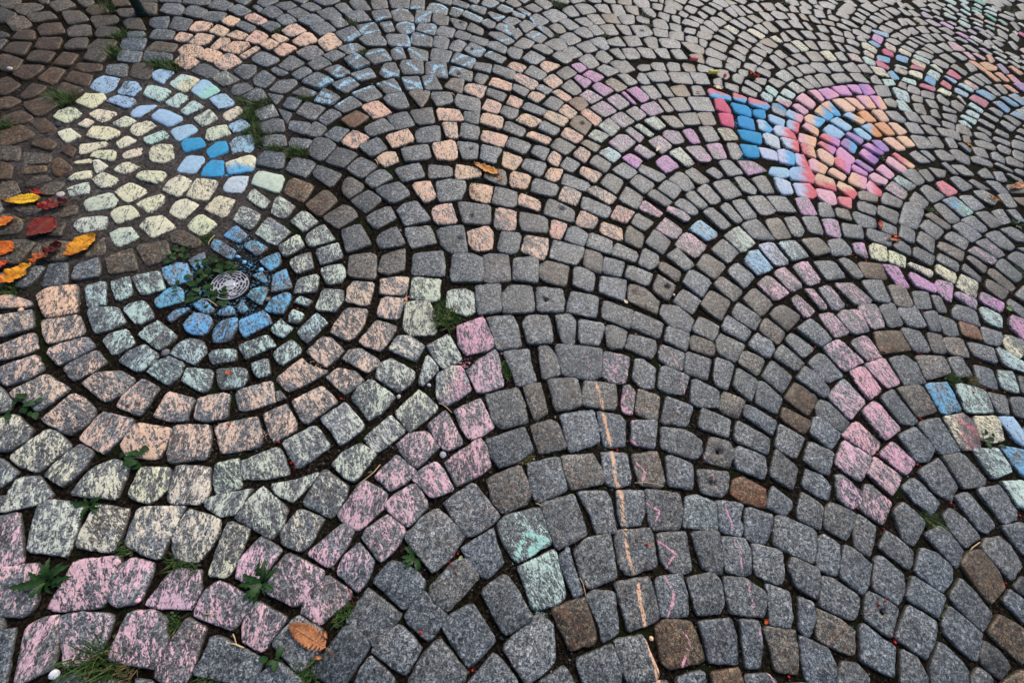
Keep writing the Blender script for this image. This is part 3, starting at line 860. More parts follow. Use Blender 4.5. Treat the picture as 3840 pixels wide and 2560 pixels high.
-1112,925:27,-39 44,14 -26,34 -45,-9;b5
-1205,1692:-32,-49 35,-49 39,35 -41,62;
725,2590:-27,-73 62,-36 40,83 -74,27;
-2226,994:6,-48 45,-28 6,32 -58,45;B
-2024,1237:-12,-64 41,21 30,47 -59,-6;y8
-266,2084:-58,-30 52,-52 59,25 -54,55;
-1594,1841:-53,-40 23,-60 56,-1 2,53 -27,48;
-1272,795:18,-43 2,-9 34,-33 1,36 -13,52 -42,-6;b4
1979,1872:27,-56 66,17 -32,55 -61,-16;
-585,1942:-2,-66 52,-45 12,70 -62,40;o6
-2207,1186:-40,-25 51,-30 46,15 -7,35 -48,7;B
-2913,2041:-44,-28 21,-64 75,28 1,61 -50,1;b
842,2482:-16,-83 65,-35 18,77 -66,42;
-1138,610:9,-24 34,-17 34,3 -27,36 -53,2;b4
231,1971:31,-63 59,15 -32,64 -59,-16;
-64,2271:45,-63 75,21 -52,58 -68,-14;o6
-1612,2435:-56,-57 19,-78 69,11 -1,70 -28,56;o8
762,2065:11,-65 75,-14 -19,66 -68,11;
-2005,838:-19,-18 23,-25 41,-3 35,26 -19,26 -59,-7;b
489,2598:-3,-80 70,-2 11,88 -78,-4;m5
-2295,2147:-39,-61 68,-26 31,56 -59,30;
-677,2354:-52,-46 57,-74 32,71 -36,50;b
-2910,2189:36,-70 67,25 -7,61 -56,13 -43,-28;b
943,1836:21,-65 60,-32 -18,76 -62,19;
-1192,1813:-42,-43 17,-65 47,44 -22,64;
562,1816:37,-51 68,0 -36,56 -68,-6;
2411,1662:-5,-64 49,-28 29,19 -21,59 -53,15;
-1907,2188:-59,-32 -19,-48 46,-41 55,68 -23,55;o7
184,1870:33,-59 64,30 -44,43 -54,-14;o6
1312,2454:-46,-69 37,-71 57,40 -6,63 -43,40;lb9
2447,2452:-21,-84 69,-15 18,67 -67,31;
-206,2189:-68,-30 35,-54 69,30 -38,53;o6
316,2412:9,-75 72,11 -13,76 -70,-10;wm4
2494,1781:-69,-29 -1,-71 49,35 20,62;
-300,2558:57,-70 80,22 -60,57 -76,-11;o6
1259,2161:-18,-67 53,-41 41,55 -41,63 -36,-10;l9
2125,2566:1,-82 61,-15 20,82 -80,14;
-2597,1886:-22,-46 -4,-54 61,-6 11,75 -45,30;b
-1453,2805:16,-76 97,-5 10,78 -59,19 -66,-15;
1104,2562:-53,-42 64,-52 61,53 -71,42;c9
-2005,1524:-30,-25 0,-46 25,-36 41,74 -35,35;b9
-1173,2232:4,-64 64,10 0,78 -69,-24;b2
264,3002:8,-93 94,-13 21,71 -47,39 -76,-2;
-1950,1207:-54,-27 45,-21 45,0 16,41 -51,9;y8
521,1719:-61,-19 36,-40 62,0 -37,58;p6
756,1869:20,-63 61,-20 -20,70 -61,12;
1972,2386:15,-76 61,2 -4,80 -72,-8;p2
-2286,2441:-35,-60 59,-59 58,32 -25,53 -57,35;
1736,2163:-47,-43 36,-57 71,25 -14,53 -43,21;
2294,2977:-46,-89 81,-27 32,69 -69,46;
-2543,2048:-27,-48 7,-62 61,20 14,65 -55,24;b
-1830,1381:-46,-22 -1,-57 47,24 -1,56;t8
-2097,2189:-37,-59 44,-50 39,60 -47,49;o7
47,2148:31,-59 67,15 -38,64 -58,-21;o6
249,2308:18,-77 60,18 -16,76 -62,-16;w5
-265,3458:14,-117 97,9 7,73 -32,61 -85,-27;
2114,1874:30,-58 59,10 -27,56 -63,-6;
1936,2020:-54,-35 15,-68 55,43 -17,60;
1824,1804:-52,-33 26,-52 51,30 -24,55;y7
2075,1785:29,-58 57,12 -30,55 -55,-9;y7
-1717,2501:-46,-51 25,-82 69,21 -12,63 -39,49;o7
960,2529:-23,-78 70,-25 19,70 -64,36;Bw2
277,2584:15,-83 69,0 -14,81 -71,2;wm4
-2162,1268:27,-48 48,11 -25,41 -49,-3;y8
-2372,2243:-37,-36 16,-54 55,-41 31,26 1,78 -69,27;
-1852,2335:-38,-67 38,-54 43,45 -45,74;o7
-429,2466:-67,-36 63,-50 59,29 -57,59;o6
-2532,1372:-2,-56 30,-30 36,33 -22,42 -44,12;B
524,2978:-39,-77 58,-29 57,20 22,86 -97,1;
-2491,2182:6,-52 88,-24 2,63 -52,28 -45,-14;b
-1612,2760:17,-77 78,7 -19,85 -75,-14;
-1549,1590:8,-56 54,10 -14,58 -48,-11;b8
-443,2594:-62,-31 65,-57 66,37 -67,52;
-1825,1163:-39,-25 14,-33 26,-23 46,23 -13,38 -34,21;y8
1902,2271:-51,-40 44,-43 74,22 -18,68 -51,-4;
835,2635:-21,-83 57,-30 30,80 -67,31;b
-1975,2067:-41,-41 47,-52 41,45 -49,50;o7
-1574,2593:25,-83 73,10 -3,56 -28,51 -68,-34;
-2136,1034:-20,-38 48,4 21,42 -51,-7;B
2558,2538:-49,-28 23,-69 79,8 11,62 -63,26;w1
-2159,2425:-55,-43 17,-54 58,-12 33,67 -53,42;
-1321,2211:28,-61 66,17 -22,56 -73,-12;
-1143,2827:13,-93 67,-23 36,57 -16,60 -51,27 -48,-30;b2
-255,2668:-66,-30 42,-67 68,21 -42,77;
-1905,1662:-39,-41 33,-53 31,40 -25,53;t8
-553,2980:59,-81 96,2 -10,61 -69,31 -77,-11;
277,2071:20,-65 59,17 -14,57 -65,-10;t6
50,2472:16,-84 52,0 27,58 -27,52 -66,-25;R
134,2366:37,-80 64,3 -35,70 -66,7;o6
-96,1944:-45,-26 35,-64 43,43 -34,48;
1485,2052:-40,-67 43,-38 30,60 -34,46;
-428,2230:-48,-45 44,-55 45,43 -40,57;o7
1731,2390:-49,-34 32,-69 67,38 -8,70 -42,-2;op9
73,1902:-51,-31 20,-54 53,29 -23,58;
-300,2829:-66,-42 22,-74 73,37 -29,79;
1084,2710:-40,-68 52,-73 52,47 -16,59 -47,33;c9
1328,1396:16,-61 46,-33 -7,56 -52,39;p3
-197,2306:50,-47 70,18 -51,54 -69,-24;
-2203,2570:-42,-63 51,-56 60,36 -13,50 -55,34;
-3066,1985:32,-74 54,-51 44,33 -60,49 -68,44;D
-85,2160:-56,-24 40,-54 61,19 -45,58;
7,1796:-47,-37 13,-53 29,-9 36,54 -32,46;o6
-1282,3095:-12,-85 80,-28 45,85 -59,37 -54,-10;
383,3526:-33,-98 51,-40 65,7 17,91 -99,40;H
-1437,2232:-52,-29 16,-68 58,29 -24,69;
-1668,2639:-69,-37 24,-67 67,27 -22,76;
-665,2746:-59,-21 6,-57 46,-52 56,48 -48,81;H
1092,2413:-33,-62 47,-39 46,61 -61,39;c9
-125,2058:55,-49 64,20 -48,42 -70,-12;o6
-98,2405:-59,-35 25,-67 58,32 -23,70;
-1341,2459:13,-76 72,23 13,53 -31,31 -65,-31;
105,2564:13,-77 71,18 -20,73 -63,-13;wm4
2093,2340:5,-68 59,6 2,80 -65,-19;
-15,2604:26,-71 62,3 -22,86 -68,-18;
995,2371:-22,-68 12,-70 45,-4 12,84 -49,60;
-2843,1859:-39,-45 44,-27 53,-5 -2,56 -54,18;B
667,1739:35,-49 58,-10 23,25 -48,37 -67,-2;p4
-1026,3140:-60,-51 -11,-65 72,-45 59,38 3,73 -61,47;
2126,1633:32,-56 56,11 -29,40 -58,4;m5
244,2761:17,-78 79,5 -28,77 -68,-4;Bw1
-1693,1859:-23,-43 15,-57 55,30 -5,59 -40,12;
-1621,1664:-42,-23 10,-64 41,26 -10,62;y8
-2324,2538:-60,-55 51,-24 61,11 34,63 -85,6;
-186,3072:26,-83 76,0 9,71 -30,52 -81,-40;
50,2963:17,-95 70,-16 9,67 -24,66 -72,-20;
664,2876:-25,-71 68,-35 27,87 -70,19;B
-1809,1625:-33,-38 9,-52 47,31 -25,58;t8
1330,2695:-50,-50 67,-45 65,-4 30,50 -44,50 -67,2;lr9
1078,2834:-52,-51 43,-56 50,1 36,59 -78,48;c9
-512,2092:-30,-44 49,-49 33,52 -51,40;
-113,3188:12,-104 81,4 7,67 -27,58 -71,-26;
-1498,2950:21,-81 92,-23 6,74 -60,30 -58,-2;
-434,2354:-52,-24 51,-60 55,31 -54,53;
796,3076:-33,-76 67,-41 37,78 -71,39;
2307,2523:-34,-39 -3,-67 80,2 7,70 -48,34;r7
-2174,2303:-35,-46 3,-66 52,-21 38,52 -11,53 -45,29;o7
1658,2282:13,-75 51,-11 34,30 -38,56 -62,0;or9
398,2718:27,-82 70,-10 -19,73 -78,18;m7
-1914,2629:-47,-43 44,-74 64,16 -17,58 -44,44;
581,3457:-46,-87 75,-44 66,54 -14,54 -82,21;
125,2011:-49,-24 21,-66 46,27 -17,60;o6
1246,2277:-44,-31 6,-41 60,-12 62,57 -30,42 -55,-16;b9
-2082,986:-24,-32 -3,-41 42,20 14,37 -29,14;b
-881,2751:-33,-70 51,-71 39,41 0,64 -55,37;
-74,2747:5,-81 68,25 -9,83 -62,-25;b
960,2676:-31,-64 43,-63 38,77 -50,49;k9
1764,2260:-50,-51 48,-34 62,26 -10,46 -53,12;b
1700,2606:-46,-34 29,-68 67,-7 -8,86 -43,23;m9
-1083,2978:-28,-51 -8,-78 60,-28 33,90 -56,67;
-1324,2898:-6,-84 68,-8 11,82 -72,10;
-820,663:-11,-27 27,-22 28,20 -23,30 -23,-1;t4
-3132,2091:-6,-43 43,-44 49,13 26,55 -60,21 -53,-2;b
478,2773:5,-76 69,-21 4,73 -79,26;
-1665,2284:-46,-35 20,-64 55,39 -30,61;o7
2431,2616:-14,-80 72,-10 1,66 -61,23;
2532,3158:-62,-46 60,-52 79,57 -75,41;
-139,2627:16,-77 62,22 -19,75 -60,-19;o6
-2081,2556:41,-62 63,22 -33,59 -70,-20;
403,2070:26,-66 52,21 -19,51 -59,-4;m6
16,3120:8,-78 74,-3 -5,93 -79,-11;
-74,3024:14,-92 75,0 6,68 -29,51 -66,-25;
1477,2678:-59,-45 35,-57 64,46 -40,55;po9
-1394,3026:4,-91 74,-30 26,74 -54,47 -49,1;
1625,1807:-33,-34 30,-58 33,60 -31,31;m5
738,2428:-1,-72 53,-43 5,83 -57,33;m6
-1943,2500:20,-43 49,-35 60,20 -55,66 -75,-9;o7
516,2456:13,-65 63,-4 -5,68 -72,-1;w6
1969,1560:-24,-52 30,-43 20,53 -28,42;
-1408,1846:-26,-44 37,-47 31,41 -40,49;
1497,2432:-44,-44 32,-60 67,13 -14,55 -42,33;po9
1550,2919:-49,-37 21,-76 88,37 -12,60 -49,17;ob9
-2722,2219:20,-59 67,6 1,53 -41,24 -45,-26;B
2703,2556:-30,-74 44,-38 35,75 -49,35;w1
1233,2583:-30,-55 49,-72 46,36 -15,58 -47,32;l9
622,2516:1,-62 68,-27 9,58 -79,30;b
-1481,2111:-43,-32 15,-68 46,34 -16,67;
-900,2874:-48,-27 -29,-54 64,-43 51,67 -38,59;
2830,2712:-63,-60 67,-14 65,68 -70,8;b
-322,2212:12,-53 43,-24 42,47 -44,48 -51,-16;
1206,2443:-37,-57 47,-51 49,30 -4,41 -55,36;l9
-1007,2870:-54,-59 60,-59 43,42 16,59 -62,19;
326,3183:-31,-84 48,-39 50,5 10,83 -78,32;
1565,2547:-33,-37 31,-75 62,15 -16,68 -42,30;o9
317,3351:-19,-89 70,-30 24,88 -75,31;
394,2509:12,-70 63,10 -11,69 -62,-9;wm4
193,2204:-55,-24 21,-54 58,21 -24,57;w5
461,2165:21,-60 64,3 -27,56 -57,0;wm4
2599,2383:-26,-72 42,-31 31,75 -46,30;l2
97,3218:22,-87 67,-50 16,76 -21,66 -83,-3;w1
-965,3001:-44,-28 7,-63 60,-44 40,62 -64,71;
1667,2832:-37,-47 32,-50 76,15 -9,78 -60,4;b9
-1838,782:-15,-31 33,-26 7,37 -24,20;b
1356,2583:-36,-37 39,-64 53,55 -57,44;lr9
-1957,1060:-27,-30 -15,-33 47,4 16,47 -24,10;y8
2529,2911:-36,-51 37,-72 58,19 3,66 -63,40;
-69,3661:2,-107 92,-7 29,67 -43,46 -78,0;
-2012,1427:-42,-26 7,-35 25,-15 36,29 -24,44;y8
-782,2762:-38,-56 35,-82 50,42 -8,70 -38,27;
-2586,2263:-2,-43 37,-36 66,6 14,54 -56,24 -55,-3;b
1825,2024:-26,-34 40,-37 56,26 -26,53 -43,-7;
1874,1900:-38,-25 32,-48 47,18 6,52 -49,3;
763,3472:-20,-71 68,-52 61,30 -3,62 -104,29;b
-334,3103:40,-85 71,12 0,53 -38,49 -71,-28;
2160,2196:29,-58 66,-20 -23,58 -72,19;b
-538,3105:33,-73 62,2 36,51 -58,50 -74,-28;
164,2669:23,-73 69,10 -28,66 -62,-1;m6
-1862,1253:-32,-13 -11,-34 6,-31 42,10 17,53 -25,13;y8
2287,1920:11,-63 56,-4 -19,53 -49,16;b
-5,2357:25,-61 53,16 -23,68 -54,-21;o6
-385,2964:-64,-50 0,-62 42,-20 53,58 -28,77;b4
1665,2517:-41,-26 28,-84 56,18 -5,57 -37,37;rm9
1810,3200:-5,-90 70,-30 6,81 -72,38;o9
-547,2859:63,-67 62,16 -11,52 -53,31 -63,-31;b4
177,2903:13,-72 80,18 -23,63 -69,-10;
-529,2734:47,-61 67,21 -47,55 -68,-16;
-1215,563:-24,-26 -1,-40 30,28 14,29 -17,8;b3
941,2818:-43,-53 47,-60 49,-23 0,81 -52,54;k9
-12,1923:-38,-32 24,-59 34,30 -22,61;o6
-1398,2342:18,-64 54,33 -18,56 -54,-24;
1535,3128:24,-79 65,1 -13,86 -75,-10;p9
-2060,2309:-43,-37 50,-49 37,30 -45,55;o7
-573,2591:-45,-43 56,-43 42,55 -54,30;
-196,2778:7,-80 75,50 -32,50 -51,-19;o6
1743,2950:18,-69 75,-2 -16,71 -76,0;b9
140,3434:-5,-82 73,-35 10,89 -80,26;
-148,3370:19,-87 81,0 -22,79 -78,8;
96,2795:25,-67 68,24 -27,60 -66,-17;m6
-2499,2352:16,-56 60,-40 -4,67 -71,30;b
2688,2672:-13,-63 59,-38 20,60 -64,39;
2156,3522:-49,-89 51,-45 55,91 -55,42;
-1083,2515:-13,-47 11,-68 62,-24 5,72 -24,58 -41,11;b2
424,3241:-17,-74 67,-35 26,72 -77,38;
918,2941:-48,-49 78,-33 80,16 -45,49 -68,19;rb9
-1807,2588:27,-71 62,10 -7,54 -35,39 -46,-32;
2180,3209:-36,-53 25,-56 69,0 13,79 -72,33;
2300,3551:-36,-86 53,-79 60,51 -24,58 -54,55;t6
-1393,1957:-56,-32 37,-30 52,23 -32,39;
-1773,2682:31,-61 64,22 -26,57 -67,-17;
1818,2338:-34,-40 28,-50 50,0 -1,77 -41,14;pr9
-427,2831:-11,-57 43,-59 48,53 -29,65 -51,-2;
-31,3309:21,-83 71,-20 5,74 -28,57 -71,-28;
1707,3644:-7,-72 84,-42 43,78 -49,46 -70,-10;
-1167,3123:-26,-51 -15,-61 65,-42 25,93 -49,61;
-1688,2894:19,-62 67,27 56,61 -73,7 -70,-31;
1582,2054:-41,-36 43,-41 35,41 -37,34;b
-1962,2412:53,-56 53,18 -47,49 -59,-12;
1937,1772:41,-48 66,7 -45,30 -62,10;y7
2163,4837:-117,-90 -19,-111 23,-71 64,24 46,128 1,123;
1405,2435:-38,-34 17,-62 35,-37 21,73 -33,60;lr9
133,3059:-51,-39 27,-79 68,3 -6,69 -38,46;
196,3276:-32,-64 80,-24 15,99 -64,-11;
-1926,1307:-32,-15 3,-43 20,-12 32,29 -24,41;y8
2041,2477:13,-63 69,-4 -22,58 -61,8;t4
2084,2879:-1,-68 68,-29 2,71 -69,25;o9
449,3406:-10,-90 51,-68 34,80 -14,72 -62,8;
-360,3310:-19,-59 29,-67 75,22 -23,86 -61,16;
-125,2917:29,-64 69,10 -31,67 -69,-14;
1855,3560:-38,-84 82,-9 29,79 -75,15;
-1761,2299:32,-58 45,23 -30,57 -47,-22;o7
1712,3473:-19,-90 72,-28 11,87 -65,30;
-317,2326:-42,-34 30,-53 46,28 -33,58;o6
2034,2653:15,-72 65,-26 6,35 -22,64 -64,0;p9
314,2853:13,-76 70,-12 -13,63 -69,23;w1
-1521,2691:21,-67 63,5 -24,70 -57,-6;
1718,3307:-17,-85 81,8 10,70 -71,9;mp9
2278,3120:-34,-72 56,-40 34,72 -55,40;
1695,3794:-31,-94 76,-23 27,89 -71,27;b
398,2300:30,-66 56,-2 -31,58 -56,8;wm3
-1060,618:-27,-20 7,-20 34,-2 6,25 -19,18;b4
1324,2947:-48,-50 31,-72 51,10 3,65 -38,48;c3
505,3706:-44,-74 50,-69 58,-23 30,76 -37,67 -60,20;
-673,2874:53,-50 62,32 -54,47 -60,-28;
-1993,2201:-27,-64 10,-71 31,26 16,57 -29,53;o7
2231,1836:23,-51 45,-16 -18,61 -49,6;
-265,2966:39,-64 75,2 0,52 -47,29 -68,-17;
2952,3743:11,-85 84,22 -12,80 -84,-18;k6
-1932,1139:6,-30 24,-40 36,14 -21,32 -42,24;y8
905,3448:-59,-36 67,-52 94,14 -40,66 -62,9;
2671,2923:-67,-37 63,-37 79,18 -11,43 -65,14;
1755,2733:13,-77 53,12 -9,72 -56,-6;vb9
2416,2878:-39,-62 34,-34 62,2 0,62 -59,31;
-1565,2873:35,-74 75,-23 -12,56 -39,50 -57,-8;
162,2108:30,-51 55,13 -27,40 -59,-2;b
2216,2787:-15,-62 68,-23 2,72 -55,13;
-311,2455:37,-59 52,26 -46,50 -44,-16;
1866,2664:17,-71 59,-4 -19,67 -58,7;mv9
1197,2945:-70,-28 31,-50 63,1 44,31 -70,44;rb9
133,3603:-24,-68 78,-40 19,84 -75,26;B
31,3542:-3,-82 75,-25 3,83 -76,24;
563,2840:2,-76 60,-46 -2,75 -58,45;
2496,2764:-16,-54 59,-34 23,61 -66,28;
1868,2446:-39,-36 33,-39 65,12 -12,53 -49,10;p9
-420,3201:9,-99 64,30 -22,74 -51,-6;
246,3657:-15,-84 64,-44 51,80 -42,44 -59,4;
1464,2566:-35,-41 40,-59 34,50 -38,50;ro9
-159,3556:9,-79 69,-14 -9,103 -69,-9;
-2185,2162:-25,-45 41,-37 27,43 -44,40;o6
2057,3029:-1,-69 57,-33 12,77 -67,26;O9
-2674,2348:6,-51 58,-5 23,55 -48,16 -41,-16;B
35,2711:29,-78 59,19 -35,54 -54,6;m6
2819,2589:-42,-32 26,-46 70,56 -54,22;B
1416,3395:0,-77 74,15 -2,79 -72,-19;w3
-1738,2784:29,-57 60,13 -31,64 -59,-21;
-209,2426:-47,-23 18,-58 54,34 -26,48;o6
-380,2686:35,-55 55,37 -35,44 -57,-25;o6
898,3333:-58,-28 -24,-49 58,-40 58,56 -36,64;
-1885,2741:34,-60 60,23 3,53 -44,12 -51,-30;
1963,2979:11,-66 57,-29 5,76 -72,17;bO9
1994,3315:-9,-81 50,-51 22,84 -63,47;po9
-63,2501:32,-56 61,4 -30,53 -62,-1;o6
1833,3390:-26,-61 62,-33 37,82 -74,12;m9
-787,3149:55,-56 74,17 -66,57 -65,-16;
510,3573:-40,-69 56,-46 45,81 -60,36;
2431,3272:-43,-54 65,-47 33,65 -57,37;
2775,3140:-61,-40 54,-48 75,23 -4,42 -62,23;
-723,2998:-52,-34 55,-55 47,23 -50,66;
-847,3017:-3,-61 57,-53 51,35 -42,49 -63,30;H
1639,3025:15,-71 60,-7 -15,81 -61,-1;ob9
-1847,2481:34,-63 54,22 -10,42 -35,25 -41,-27;
2088,3346:-12,-93 42,-51 26,90 -54,56;mo9
868,2131:16,-49 46,-1 -5,55 -56,-2;
941,3581:40,-74 70,36 -40,63 -71,-25;
1295,2806:-48,-29 37,-56 55,31 -45,53;b9
-1954,2312:-55,-32 35,-38 46,31 -28,41;o7
-366,3586:30,-97 68,12 16,55 -43,41 -70,-10;
1945,2548:9,-63 52,-9 -5,66 -56,4;p9
-1991,2720:-44,-40 16,-68 45,32 36,58 -53,17;
2307,3258:-39,-61 53,-46 37,68 -53,40;
2217,2612:-13,-70 41,-25 21,71 -47,25;
2405,3011:-36,-63 23,-49 39,-8 23,75 -50,46;
340,3969:-19,-74 74,-43 51,78 -48,52 -59,-11;
-2064,2430:-38,-31 34,-55 39,37 -34,48;o7
592,4089:-60,-42 59,-83 80,4 -23,85 -58,36;
249,3485:-1,-76 56,-48 19,81 -75,42;
3051,3246:-59,-55 32,-55 73,43 -8,57 -40,8;
177,3762:-15,-105 62,-29 16,82 -62,50;
-788,2885:-19,-40 49,-42 52,39 -37,61 -44,-16;
628,3587:-50,-62 51,-52 51,79 -54,35;
-821,737:-32,-13 23,-20 30,11 -22,19;t3
2005,3637:-36,-66 75,-44 24,74 -62,35;
1634,2745:36,-62 61,14 -34,49 -63,-1;rm9
2664,3263:-60,-51 44,-65 52,22 0,59 -37,34;b
2704,3024:-44,-58 38,-43 47,56 -43,47;
780,2926:-29,-72 53,-27 22,66 -45,32;
1617,2403:24,-52 56,8 -23,49 -58,-5;o9
1180,3826:34,-69 74,0 -26,88 -84,-19;
412,2907:1,-73 53,-40 10,70 -23,65 -39,-23;
1387,3578:20,-91 73,0 -26,76 -68,14;
1705,3110:9,-67 58,-46 -3,88 -64,27;ob9
1207,2712:-32,-42 24,-54 50,-9 4,59 -45,48;lb9
525,3289:3,-65 64,-51 30,67 -40,41 -58,10;
-2096,1182:-26,-13 38,-34 18,22 -30,26;B
2034,3494:-29,-89 59,-20 25,73 -55,37;vm9
-555,2471:-31,-37 26,-56 40,50 -35,44;
-1234,2770:13,-68 52,-20 -5,68 -61,17;
1856,3063:34,-58 69,3 -26,57 -77,-2;bo9
1598,3572:-24,-75 76,-12 16,75 -67,13;
-45,3460:18,-69 66,-4 -4,78 -78,-3;
454,2366:33,-55 57,-14 -32,59 -59,11;w6
1395,2797:-34,-43 22,-76 51,35 -11,54 -28,30;br9
-212,3278:14,-77 63,-21 12,57 -26,53 -62,-13;b
647,3322:-13,-70 65,-34 9,76 -61,27;
1615,2161:-34,-26 24,-49 43,46 -33,28;r9
1424,2910:29,-61 60,19 -31,55 -59,-12;bp9
44,3373:3,-80 67,-17 -6,75 -63,22;
1952,3125:-18,-70 63,-22 7,69 -54,24;O9
2093,2708:-16,-22 31,-60 73,-20 -31,65 -54,36;ro9
3053,3867:7,-81 77,5 0,73 -83,2;b4
609,3144:-19,-70 54,-26 41,64 -33,40 -43,-7;
-724,3393:-48,-52 25,-64 63,25 6,64 -45,28;
1482,3273:3,-75 69,5 -13,69 -59,1;w3
-2413,2092:-7,-48 57,2 20,40 -33,13 -40,-9;w0
2174,2937:-17,-63 53,-27 18,64 -53,27;o9
1840,3701:-25,-71 64,-24 29,88 -67,8;
-2827,2268:33,-52 46,0 16,40 -48,19 -45,-7;b
830,3210:-37,-53 66,-16 62,35 -41,52 -51,-17;
2925,3009:-55,-39 42,-44 64,-2 -6,57 -43,25;
572,2668:8,-72 58,-25 -11,53 -55,43;b
1974,3762:-29,-67 68,-34 27,89 -64,11;
1818,4018:-42,-80 70,-26 39,80 -66,28;
2065,3181:-11,-67 53,-36 16,69 -59,33;o9
228,3128:17,-66 56,-41 -7,82 -66,24;
2275,3388:-38,-67 52,-59 22,70 -36,56;t6
62,3727:-16,-61 69,-42 19,85 -70,18;
2400,3405:-40,-62 37,-60 40,73 -38,50;
1872,2892:-25,-38 31,-50 58,-5 -10,61 -55,29;b9
505,3101:-14,-57 60,-28 38,57 -35,33 -50,-6;
3001,3115:-44,-52 4,-68 65,34 3,63 -30,23;
2311,2665:-25,-52 23,-29 54,45 -53,36;
716,3190:-14,-64 54,-33 38,55 -31,45 -45,-5;b
2647,2786:-34,-47 51,-26 31,73 -45,2;
-1502,1857:31,-56 26,33 -58,24;
2705,2430:-18,-44 34,-45 23,58 -41,31;
-899,3157:-37,-44 17,-64 38,-5 29,56 -47,56;
-769,3255:35,-52 47,-37 43,43 -61,54 -65,-6;b1
1521,2811:28,-67 49,10 -22,56 -56,2;po9
279,3816:-30,-51 59,-66 33,84 -61,33;b
1620,3409:6,-77 60,-31 -5,79 -61,27;
-1391,1744:34,-60 21,27 -57,34;
1902,3254:9,-71 52,-43 9,69 -68,45;o9
1185,2827:-41,-31 11,-49 35,-17 37,66 -41,33;c9
1047,3406:-14,-48 36,-61 55,44 -28,66 -51,2;
2204,3813:-35,-61 63,-45 37,54 -65,54;y7
-285,3200:43,-74 65,-25 3,45 -43,45 -67,9;
-530,3223:-58,-40 13,-67 61,21 12,44 -26,41;
1598,3909:4,-84 69,-24 -3,82 -71,26;y6
2152,3071:-5,-75 58,-18 1,56 -54,38;o9
-178,2518:24,-53 51,12 -24,47 -50,-5;
1218,3537:20,-84 59,33 -24,64 -55,-12;
1598,2654:24,-63 60,8 -30,43 -53,13;rm9
1343,3839:41,-66 72,-9 0,66 -38,38 -74,-30;B
-1017,648:9,-26 26,-1 -13,28 -22,0;b5
-1810,2178:-33,-59 7,-63 28,55 0,67;o7
1370,3058:21,-61 58,12 -26,59 -53,-12;tp7
-1594,2074:28,-39 53,10 -37,33 -45,-5;
789,3340:-39,-26 39,-56 43,-17 22,78 -66,21;B
960,3211:-36,-36 20,-63 45,-10 37,50 -21,56 -46,1;b
1083,3527:43,-73 62,20 -41,57 -65,-2;
-602,3349:-57,-24 9,-56 42,-13 51,34 -45,60;
2184,3384:-36,-51 14,-60 58,20 11,66 -47,26;
-422,3472:20,-60 63,13 -16,67 -67,-21;
2387,4985:5,-101 89,19 -4,93 -88,-10;
-4,2856:11,-64 50,9 -4,54 -56,0;m6
1979,2819:-4,-59 51,-29 7,56 -52,32;v9
2749,2797:-36,-53 33,-38 35,58 -32,34;
-1022,796:21,-20 28,-7 -8,26 -40,-1;b5
1480,4359:-13,-83 77,-27 43,57 -38,57 -68,-2;
831,3686:-37,-46 45,-46 73,42 -32,58 -49,-10;
1383,4109:6,-85 74,-24 -11,88 -67,22;b
1169,3160:44,-65 59,7 -42,54 -63,3;
-659,3109:9,-59 39,-29 36,32 -28,62 -56,-8;
2394,3151:-24,-52 50,-49 20,59 -48,41;
-650,3241:32,-74 67,25 -42,42 -57,9;
-904,3276:52,-45 57,24 -55,49 -53,-27;
734,3825:-69,-37 45,-49 67,23 -44,64;
1127,3063:-36,-27 46,-45 63,16 -30,56 -45,-1;w1
1914,2751:26,-49 60,-16 -19,54 -66,10;mv9
1806,2827:21,-66 56,-1 -24,54 -53,16;v9
1016,3073:-41,-28 41,-52 47,41 -46,40;
948,3991:12,-96 77,-1 9,56 -39,40 -58,2;
2793,3225:-55,-24 28,-46 50,-19 25,54 -50,38;
1110,3623:26,-80 63,24 -30,60 -58,-2;
3328,3921:4,-84 46,-34 19,91 -71,28;b4
1342,3278:7,-68 69,22 -21,50 -55,-3;
3063,4602:-52,-84 33,-51 77,-6 2,81 -60,59;p6
1817,3862:-6,-72 60,-34 13,80 -68,27;y6
3132,3743:4,-85 55,-11 9,72 -67,23;b4
-2152,1365:-24,-23 23,-26 23,21 -22,29;y8
1575,3710:2,-65 62,-23 7,77 -72,11;
-568,3481:23,-69 56,1 11,47 -34,49 -58,-26;
1058,3196:-33,-48 23,-64 53,42 -9,56 -32,14;
1414,3165:20,-53 54,16 -17,61 -59,-23;t8
620,3711:-36,-59 42,-53 41,66 -47,47;
2204,4186:-58,-39 43,-74 70,7 -4,64 -48,43;y6
1166,3402:22,-75 56,50 -28,45 -48,-20;
1259,3373:38,-61 54,33 -34,47 -57,-18;
2726,3582:-46,-33 5,-79 60,12 10,65 -30,37;
3267,4377:-43,-81 35,-46 65,13 8,78 -64,37;O6
2816,3016:-45,-33 25,-57 45,2 5,56 -32,33;
-1744,2380:28,-45 50,18 -35,35 -42,-8;o7
2613,3386:-48,-27 25,-56 66,50 -44,34;
893,3887:34,-88 62,-21 0,62 -35,54 -62,-5;
2419,3654:-45,-46 32,-55 60,33 -7,70 -42,-1;
977,3701:47,-62 71,7 -47,57 -70,-5;
2802,4198:-21,-48 32,-53 72,24 -6,78 -77,-1;
411,3045:-47,-23 -12,-53 49,-10 38,58 -28,28;
416,3847:-25,-52 43,-61 45,12 3,73 -67,26;
2520,3640:-48,-54 36,-50 66,39 -12,49 -41,14;
1409,4473:-18,-83 61,-31 31,85 -73,29;
2510,3047:-27,-67 32,-40 27,65 -31,41;
209,3915:-22,-55 61,-29 50,69 -38,40 -50,-24;b
1503,3489:11,-73 55,-15 -6,69 -60,21;
1699,3973:-18,-66 52,-55 21,88 -56,35;b
2552,2648:-2,-45 69,-19 -18,46 -48,19;
777,4205:-65,-51 15,-66 70,12 17,72 -38,32;
